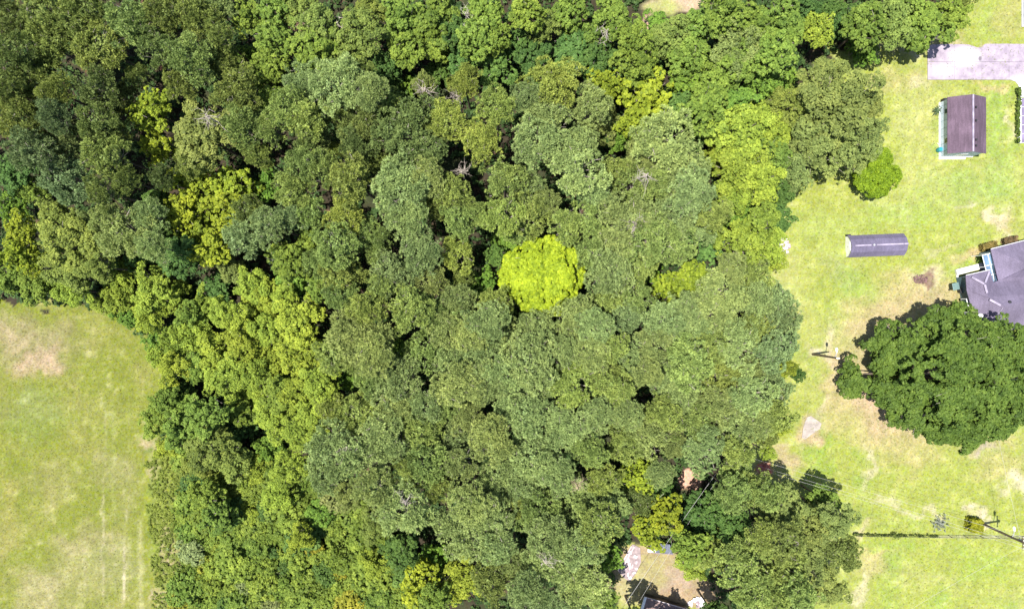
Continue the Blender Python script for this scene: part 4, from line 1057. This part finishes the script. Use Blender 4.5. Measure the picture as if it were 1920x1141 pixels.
# ------------------------------------------------------------------ sunroom building at the right edge, building in the top corner
def edge_structures():
    c = W(1911.5, 268, 0.45); root = empty('low_greenhouse', (c.x, c.y, 0)); tag(root, 'low white-framed structure with violet glass panels, cut by the right edge', 'greenhouse')
    y1 = W(1911.5, 184, 0.45).y - c.y; L = 7.0; h = 0.45
    MB().box(0.03, L, 0.03, y1-0.03, 0, h-0.1).build('wall', M_WHITE, root)
    MB().box(0.0, 0.30, 0.0, y1, h-0.1, h+0.05).build('fascia', M_WHITE, root)
    pm = plain('violet_roof_panel', (0.16, 0.13, 0.20), 0.2, 0.3, 0.8, spec=0.7)
    n = 5
    for k in range(n):
        ya = y1*k/n; yb = y1*(k+1)/n
        mb = MB(); mb.add([Vector(v) for v in ((0.31,ya+.04,h),(L,ya+.04+0.5,h+.3),(L,yb-.04+0.5,h+.3),(0.31,yb-.04,h),(0.31,ya+.04,h-.05),(L,ya+.04+0.5,h+.25),(L,yb-.04+0.5,h+.25),(0.31,yb-.04,h-.05))], [(0,1,2,3),(7,6,5,4),(0,4,5,1),(1,5,6,2),(2,6,7,3),(3,7,4,0)]); mb.build('roof_panel', pm, root)
        if k < n-1: mb = MB(); mb.tube([(0.30,yb,h+.02),(L,yb+0.5,h+.33)], [0.04,0.04], 6); mb.build('roof_bar', M_WHITE, root)
    c = W(1916.5, 50, 0.2); r2 = empty('pool', (c.x, c.y, 0)); tag(r2, 'dark green water with a pale rim, cut by the top right corner', 'pool')
    L2 = 8; ya = 6.0
    m, nt, b = new_mat('dark_pool_water'); b.inputs['Base Color'].default_value = (0.01, 0.05, 0.055, 1); b.inputs['Roughness'].default_value = 0.12
    MB().box(0.20, L2, 0.25, ya, -0.05, 0.13).build('water', m, r2)
    MB().box(0.0, 0.2, 0.0, ya, -0.05, 0.2).build('coping', M_PALECONC, r2)
    MB().box(0.2, L2, 0.0, 0.25, -0.05, 0.2).build('coping', M_PALECONC, r2)
edge_structures()
c = G(1907.5, 218); leafy('hedge', [(c.x-0.12, c.y+2.9, 0.32, 2.6, 0.75, 0.03), (c.x-0.20, c.y+0.3, 0.26, 2.9, 0.6, -0.02), (c.x-0.22, c.y-2.6, 0.22, 3.0, 0.65, 0.02)], (0.075,0.115,0.018), 'narrow dark green hedge along the low white-framed glass structure', 'hedge', 54, K=14)
# young palm-like sapling by the storage building
def sapling():
    c = G(1751.5, 209); root = empty('young_palm', c); tag(root, 'small dark spiky palm beside the pale blue storage building', 'plant')
    rs = random.Random(4); 
    mb = MB(); mb.tube([(0,0,0),(0,0,0.7)], [0.06,0.05], 6); mb.build('trunk', M_BARK, root)
    m = plain('dark_frond', (0.045,0.075,0.03), 0.6, 0.2)
    for k in range(11):
        a = k*2.4+rs.uniform(-.2,.2); L = rs.uniform(0.7,1.15); d = Vector((math.cos(a), math.sin(a), 0)); s = Vector((-d.y, d.x, 0))*0.09
        p = [Vector((0,0,0.7)), d*L*0.5+Vector((0,0,0.95)), d*L+Vector((0,0,0.6))]
        mb = MB(); mb.add([p[0]-s*.4, p[0]+s*.4, p[1]+s, p[2], p[1]-s, p[1]+Vector((0,0,.04))], [(0,1,2,5),(0,5,4),(5,2,3),(4,5,3)]); mb.build('frond', m, root)
sapling()

# ------------------------------------------------------------------ lamp poles and wires
def lamp_pole(px, py, h, lab, arm_h, arm_l, cross):
    c = G(px, py); root = empty('utility_pole', c); tag(root, lab, 'utility pole')
    mb = MB(); mb.tube([(0,0,-0.2),(0,0,h*0.5),(0,0,h)], [0.20,0.17,0.13], 12); mb.build('pole', M_POLE, root)
    a = MB(); a.tube([(0,0.1,arm_h),(0.05,arm_l*0.6,arm_h+0.25),(0.1,arm_l,arm_h+0.25)], [0.055,0.05,0.045], 6); arm = a.build('lamp_arm', M_GREYMET, root)
    l = MB(); l.tube([(0.1,arm_l-0.1,arm_h+0.30),(0.1,arm_l+0.12,arm_h+0.27),(0.1,arm_l+0.45,arm_h+0.22),(0.1,arm_l+0.6,arm_h+0.17)], [0.07,0.17,0.20,0.07], 10); l.build('lamp_head', M_WHITE, arm)
    if cross:
        MB().box(-0.06,0.06,-0.9,0.9,h-0.45,h-0.33).build('crossarm', M_POLE, root)
        for y in (-0.8,-0.3,0.35,0.8):
            i = MB(); i.tube([(0,y,h-0.33),(0,y,h-0.2),(0,y,h-0.12)], [0.05,0.09,0.05], 8); i.build('insulator', M_WHITE, root)
        t = MB(); t.tube([(0.32,0.05,h-1.5),(0.32,0.05,h-0.7)], [0.22,0.22], 14); t.build('transformer', M_GREYMET, root)
    else:
        MB().box(-0.12,0.35,-0.08,0.08,h-0.02,h+0.1).build('cap', M_WHITE, root)
    return c
P2 = lamp_pole(1524, 663.5, 8.0, 'short wooden lamp pole ringed by bare soil in the open lawn', 7.4, 0.9, False)
P1 = lamp_pole(1842, 981, 8.9, 'tall wooden utility pole with crossarm and lamp beside the yellow bush', 6.4, 1.1, True)
def wire(a, b, sag, lab, r=0.013, n=14):
    pts = []
    for i in range(n+1):
        t = i/n; p = Vector(a).lerp(Vector(b), t); p.z -= 4*sag*t*(1-t); pts.append(p)
    mb = MB(); mb.tube(pts, [r]*(n+1), 5); o = mb.build('wire', M_WIRE); tag(o, lab, 'wire', 'overhead wires')
top = Vector((P1.x, P1.y, 8.78)); far = W(1405, 865, 8.4)
wire(top+Vector((0,-0.8,0)), far+Vector((0,-0.7,0)), 0.5, 'lowest of the overhead wires from the crossarm pole to the woods')
wire(top+Vector((0,-0.3,0)), far+Vector((0,-0.25,0)), 0.45, 'middle overhead wire from the crossarm pole to the woods')
wire(top+Vector((0,0.8,0)), far+Vector((0,0.6,0)), 0.4, 'topmost of the overhead wires from the crossarm pole to the woods')
wire(top+Vector((0,-0.8,-0.6)), W(1640, 1185, 7.5), 0.5, 'thin wire running from the crossarm pole towards the bottom edge')
wire(top+Vector((0,0.3,-0.7)), W(1836, 600, 3.3), 0.7, 'thin service wire from the crossarm pole towards the oak and house')
wire(top+Vector((0,0.3,0)), W(2010, 1030, 8.9), 0.1, 'short wire leaving the crossarm pole at the right edge')
wire(W(1342, 888, 8.6), W(1160, 1150, 7.8), 0.3, 'paired overhead wire over the clearing, the one nearer the grey shed', 0.02)
wire(W(1348, 893, 7.8), W(1178, 1160, 7.0), 0.3, 'paired overhead wire over the dark trees right of the grey shed', 0.014)

# bush, grey plant, fence and its weeds
c = G(1819, 980); leafy('bush', [(c.x, c.y, 1.75, 1.95, 1.7, rad(-8))], (0.19,0.20,0.010), 'boxy yellow-green bush beside the crossarm pole', 'bush', 61, per=30, K=16, L=0.22, Wd=0.14)
c = G(1759, 979)
rs_ = np.random.RandomState(6)
cen = np.stack([rs_.normal(0, .55, 60), rs_.normal(0, .6, 60), rs_.uniform(.1, .6, 60)], 1)
V, t = leaf_quads(rs_, cen, dome_dirs(rs_, 60, 1.2), 8, 0.2, 0.26, 0.10, 'leaf', 0.3, rs_.rand(60))
root = empty('grey_shrub', c); tag(root, 'sparse silvery grey shrub left of the boxy yellow-green bush', 'shrub')
o = bpy.data.objects.new('foliage', mesh_np('foliage', V, np.arange(len(V)).reshape(-1, 4), M_LEAF, t)); o.color = (0.17,0.19,0.14,1); link(o, root)
mb = MB(); [mb.tube([(0,0,0), Vector((float(q[0]),float(q[1]),float(q[2])))], [0.02,0.008], 4) for q in cen[:25]]; mb.build('stem', M_TWIG, root)
def fence():
    a = G(1600, 1000); b = G(1985, 1006); root = empty('wire_fence', a); tag(root, 'low dark wire fence crossing the lawn near the bottom right', 'fence')
    d = (b-a); L = d.length; u = d/L
    for i in range(14):
        p = u*(L*i/13); mb = MB(); mb.tube([p, p+Vector((0,0,1.15))], [0.05,0.045], 6); mb.build('post', M_POLE, root)
    for z, r in ((1.10, 0.035), (0.7, 0.018), (0.35, 0.018)):
        mb = MB(); mb.tube([Vector((0,0,z)), u*L+Vector((0,0,z))], [r, r], 5); mb.build('rail', M_BLACK, root)
    bx = []
    rr = random.Random(9)
    for k in range(46):
        t = rr.uniform(0.0, 0.40); p = a+u*(L*t); bx.append((p.x, p.y+rr.uniform(-.15,.15), rr.uniform(.3,.9), rr.uniform(.08,.2), rr.uniform(.3,.7), 0))
    p = a+u*(6.0); bx.append((p.x, p.y, 0.7, 0.7, 1.2, 0))
    leafy('fence_weeds', bx, (0.085,0.115,0.022), 'weeds and vines grown through the left part of the low fence', None, 71, kind='stuff', per=15, K=6, L=0.18, Wd=0.09, pr=0.14)
fence()

# slab on the lawn, rubble by the wood's edge
def piece_heap(name, px, py, rx, ry, n, mats, lab, cat, seed, zmax=0.25, smin=0.15, smax=0.45, h0=0.0, part='piece', thick=0.08):
    rr = random.Random(seed); c = G(px, py); root = empty(name, c); tag(root, lab, cat)
    for k in range(n):
        a = rr.uniform(0, 6.28); q = math.sqrt(rr.random()); x = math.cos(a)*q*rx; y = math.sin(a)*q*ry
        sx, sy = rr.uniform(smin, smax), rr.uniform(smin, smax)
        z = h0 + rr.uniform(0.03, zmax)*(1-q*0.7)
        Mx = Matrix.Translation((x, y, z)) @ Matrix.Rotation(rr.uniform(0, 3.14), 4, 'Z') @ Matrix.Rotation(rr.uniform(-.4, .4), 4, 'X') @ Matrix.Rotation(rr.uniform(-.4, .4), 4, 'Y')
        mb = MB(); j = lambda: rr.uniform(.75, 1.1)
        vs = [(-sx*j(), -sy*j(), -thick), (sx*j(), -sy*j(), -thick), (sx*j(), sy*j(), -thick), (-sx*j(), sy*j(), -thick)]
        vs = vs + [(v[0]*.9, v[1]*.9, thick) for v in vs]
        mb.add([Mx @ Vector(v) for v in vs], [(0,3,2,1),(4,5,6,7),(0,1,5,4),(1,2,6,5),(2,3,7,6),(3,0,4,7)])
        mb.build(part, rr.choice(mats), root)
    return root
M_PALES = plain('chalky_stone', (0.44, 0.39, 0.40), 0.9, 0.2, 3.0); M_MAUVE = plain('mauve_stone', (0.26, 0.20, 0.22), 0.9, 0.25, 3.0)
piece_heap('rubble_heap', 1470, 461, 0.95, 1.25, 44, [M_PALES, M_PALES, M_MAUVE, M_CONC], 'small heap of pale broken stones at the edge of the woods', 'rubble', 5, smin=0.10, smax=0.26, part='stone')
piece_heap('rubble_heap', 1466, 489, 0.3, 0.35, 9, [M_PALES, M_MAUVE], 'tiny scatter of pale stones below the stone heap by the woods', 'rubble', 6, smin=0.08, smax=0.18, part='stone')
mb = MB(); mb.slab([G(*p) for p in [(1512,782),(1506,800),(1503,820),(1509,823),(1521,814),(1537,803),(1540,793),(1529,785),(1520,779)]], -0.1, 0.10)
o = mb.build('stone_slab', plain('pale_slab', (0.27,0.235,0.205), 0.9, 0.25, 1.2, 0.03, 6)); tag(o, 'pale triangular concrete slab set in bare soil on the lawn', 'slab')
def mulch():
    piece_heap('mulch_heap', 1727, 523, 1.15, 0.65, 90, [plain('burnt_brush', (0.085,0.05,0.045), 0.95, 0.4, 3.0), plain('charred_wood', (0.15,0.09,0.085), 0.95, 0.3, 3.0)], 'dark reddish-brown patch of burnt brush on the lawn left of the house', 'brush pile', 8, zmax=0.22, smin=0.05, smax=0.20, part='stick', thick=0.03)
mulch()

# ------------------------------------------------------------------ the clearing at the bottom
def clearing():
    c = W(1238, 1030, 2.0); root = empty('small_shed', (c.x, c.y, 0)); tag(root, 'small shed with a slate-blue roof half under the yellow tree in the clearing', 'shed')
    O = Vector((c.x, c.y, 0))
    pts = [W(1217,1035,1.9)-O, W(1262.5,1038.5,1.9)-O, W(1256,1020,2.3)-O, W(1221,1017,2.3)-O]
    mb = MB(); mb.sheet(pts, 0.06); mb.build('roof', M_ROOF4, root)
    mb = MB(); q = [p*0.93 for p in pts]; vs = [Vector((p.x, p.y, 0)) for p in q] + [Vector((p.x, p.y, 1.82)) for p in q]
    mb.add(vs, [(0,1,5,4),(1,2,6,5),(2,3,7,6),(3,0,4,7)]); mb.build('wall', M_RUST, root)
    a = W(1214.5,1030.5,1.98)-O; b = W(1229.5,1033,1.98)-O
    MB().box(a.x, b.x, b.y-0.1, a.y+0.25, 1.97, 2.02).build('roof_sheet', M_WHITE, root)
    d = W(1217,1035,1.9)-O; e_ = W(1262.5,1038.5,1.9)-O
    mb = MB(); mb.tube([d+Vector((0,0,.03)), e_+Vector((0,0,.03))], [0.05,0.05], 6); mb.build('gutter', M_MAUVE, root)
    root = empty('concrete_patio', (0,0,0)); tag(root, 'broken dirty concrete patio in the clearing', None, None, 'structure')
    mb = MB(); mb.slab([G(*p) for p in [(1186,1019),(1160,1062),(1158,1069),(1170,1082),(1180,1089),(1193,1073),(1202,1052),(1200,1026)]], -0.1, 0.10); mb.build('base_slab', plain('mauve_concrete', (0.24,0.19,0.19), 0.9, 0.4, 1.3, 0.03, 8), root)
    for (a, b) in (((1184,1022),(1158,1068)), ((1189,1023),(1164,1068))):
        p, q = G(*a), G(*b); mb = MB(); mb.tube([p+Vector((0,0,.16)), q+Vector((0,0,.16))], [0.09,0.09], 6); mb.build('kerb_rail', M_PALES, root)
    rr = random.Random(12)
    for k in range(34):
        t = rr.random(); x = 1165+rr.uniform(0, 34); y = 1040+rr.uniform(-10, 44)
        if not inside(np.array(x), np.array(y), [(1186,1022),(1162,1064),(1179,1086),(1192,1072),(1200,1050)]): continue
        p = G(x, y); sx, sy = rr.uniform(.08,.42), rr.uniform(.06,.22)
        Mx = Matrix.Translation((p.x, p.y, 0.13)) @ Matrix.Rotation(rr.uniform(0, 3), 4, 'Z')
        MB().box(-sx, sx, -sy, sy, -0.03, 0.03+rr.uniform(0,.04), Mx).build('concrete_piece', rr.choice([M_PALES, M_PALES, M_PALECONC, M_MAUVE]), root)
    # trailer at the bottom edge
    h = 1.9
    a, b = W(1213,1119,h), W(1291,1142,h); dd = W(1231,1215,h)-a
    root = empty('trailer', (a.x, a.y, 0)); tag(root, 'long brown-roofed trailer with a white end, cut by the bottom edge', 'trailer')
    u = (b-a); v = Vector((-u.normalized().y, u.normalized().x, 0))*-3.4
    R = [Vector((0,0,h)), u+Vector((0,0,h)), u+v+Vector((0,0,h)), v+Vector((0,0,h))]; R = [Vector((p.x, p.y, h)) for p in R]
    mb = MB(); mb.sheet([R[3], R[2], R[1], R[0]], 0.08); mb.build('roof', M_RUST, root)
    wl = [p*0.985+Vector((0.05,-0.05,0)) for p in R]; vs = [Vector((p.x, p.y, 0.35)) for p in wl] + [Vector((p.x, p.y, h-0.09)) for p in wl]
    mb = MB(); mb.add(vs, [(1,0,4,5),(2,1,5,6),(3,2,6,7),(0,3,7,4)]); mb.build('wall', M_BLACK, root)
    un = u.normalized(); vn = v.normalized()
    mb = MB(); mb.add([p for z in (h-0.1, h+0.06) for p in (R[0]-un*0.42+Vector((0,0,z-h)), R[0]-un*0.02+Vector((0,0,z-h)), R[3]-un*0.02+Vector((0,0,z-h)), R[3]-un*0.42+Vector((0,0,z-h)))], [(0,1,2,3),(7,6,5,4),(0,4,5,1),(1,5,6,2),(2,6,7,3),(3,7,4,0)]); mb.build('end_board', M_WHITE, root)
    mb = MB(); mb.tube([R[0]+Vector((0,0,.05)), R[1]+Vector((0,0,.05))], [0.07,0.07], 6); mb.build('trim', M_PALES, root)
    for k in (0.3, 0.42, 0.7):
        p = R[0]+u*k+vn*0.03; q = p+vn*3.3; mb = MB(); mb.tube([p+Vector((0,0,.03)), q+Vector((0,0,.03))], [0.035,0.035], 5); mb.build('roof_seam', M_MAUVE, root)
    for k in (0.35, 0.5): 
        p = u*k; mb = MB(); mb.tube([p+vn*0.1+Vector((0,0,.38)), p+vn*0.35+Vector((0,0,.38))], [.38,.38], 16); mb.build('wheel', M_BLACK, root)
    piece_heap('junk_heap', 1306, 1129, 1.2, 0.75, 26, [M_WHITE, M_PALES, M_WHITE, M_MAUVE], 'heap of white sheets and scrap beside the brown trailer', 'junk', 14, zmax=0.9, smin=0.12, smax=0.5, part='sheet', thick=0.02)
    piece_heap('junk_heap', 1320, 1137, 0.5, 0.9, 10, [M_MAUVE, M_PALES], 'mauve scrap panels at the bottom edge right of the white heap', 'junk', 15, zmax=0.7, smin=0.2, smax=0.55, part='sheet', thick=0.02)
clearing()
piece_heap('rubble_heap', 594, 567, 0.9, 0.8, 34, [M_PALES, M_WHITE, M_MAUVE, M_RUST], 'pale rubble and scrap at the bottom of a dark gap in the woods', 'rubble', 16, zmax=0.6, smin=0.10, smax=0.34)

# ------------------------------------------------------------------ dead wood showing among the crowns
def dead_tree(px, py, h, r, n, seed, lab, lean=(0, 0), mat=M_DEAD):
    rs = np.random.RandomState(seed); p = W(px, py, h); root = empty('dead_tree', (p.x-lean[0], p.y-lean[1], 0)); tag(root, lab, 'dead tree')
    mb = MB(); mb.tube([(0,0,-.1), (lean[0]*.5,lean[1]*.5,h*.5), (lean[0],lean[1],h)], [0.2,0.14,0.07], 7); mb.build('trunk', mat, root)
    tw = MB()
    for k in range(n):
        a = seed*1.3 + rs.normal()*1.0; L = r*rs.uniform(.3, 1.15); st = Vector((lean[0], lean[1], h-rs.uniform(.1, 1.6)))
        d = Vector((math.cos(a), math.sin(a), rs.uniform(-.1, .6))); m = st+d*L*.5+Vector(rs.normal(size=3))*.28; e = m+d*L*.4+Vector(rs.normal(size=3))*.5
        tw.tube([st, m, e], [0.04,0.025,0.010], 4, False)
        for _ in range(3):
            q = m+(e-m)*rs.uniform(0, .9); tw.tube([q, q+Vector(rs.normal(size=3))*.45*r/1.6], [0.022,0.009], 3, False)
    tw.build('branches', mat, root)
dead_tree(866, 322, 13.5, 1.3, 26, 1, 'grey leafless snag tangled between two rounded pines', mat=M_TWIG)
dead_tree(862, 180, 14.0, 1.7, 20, 2, 'bare mauve branches under the small yellow-olive pine', (0.6,-.4), M_TWIG)
dead_tree(797, 163, 13.0, 1.9, 12, 3, 'pale leafless tree fanning upward above the dark olive pine', (0.8,-1.2))
dead_tree(632, 42, 13.0, 1.2, 5, 4, 'thin pale bare trunk in a dark gap near the top edge', (0.3,-3.0))
dead_tree(555, 50, 12.5, 1.3, 14, 5, 'rust-tinged dead crown near the top edge of the woods', (0,0), plain('rusty_dead_twigs', (0.34,0.20,0.13), 0.9, 0.3))
dead_tree(873, 25, 14, 1.0, 12, 6, 'small mauve leafless top by the upper edge of the woods', mat=M_TWIG)
dead_tree(1140, 55, 13, 1.4, 10, 7, 'white-limbed leafless tree below the top edge', (0,1.5))
dead_tree(1215, 325, 18.5, 1.6, 14, 8, 'pale twiggy dead top inside the large sage-green pine', mat=M_DEAD)
dead_tree(1190, 410, 18.5, 1.8, 14, 9, 'bare twigs above and right of the lime-coloured tree', mat=M_DEAD)
dead_tree(1022, 1055, 18.5, 1.6, 16, 10, 'grey dead twigs in the pines near the bottom edge', mat=M_DEAD)
dead_tree(1085, 918, 18.0, 1.5, 16, 11, 'brown dead twigs in the pine left of the grey shed', mat=plain('brown_dead_twigs', (0.26,0.20,0.13), 0.9, 0.3))
dead_tree(760, 945, 19.0, 1.6, 12, 12, 'mauve-grey dead twigs in the broad lower pine', mat=M_TWIG)
dead_tree(650, 838, 18.5, 2.0, 10, 13, 'long bare pale limbs lying over the grey pine', (0,0))
dead_tree(385, 215, 18.0, 1.7, 14, 14, 'pale twigs over the broad brownish tree in the upper left', mat=M_DEAD)
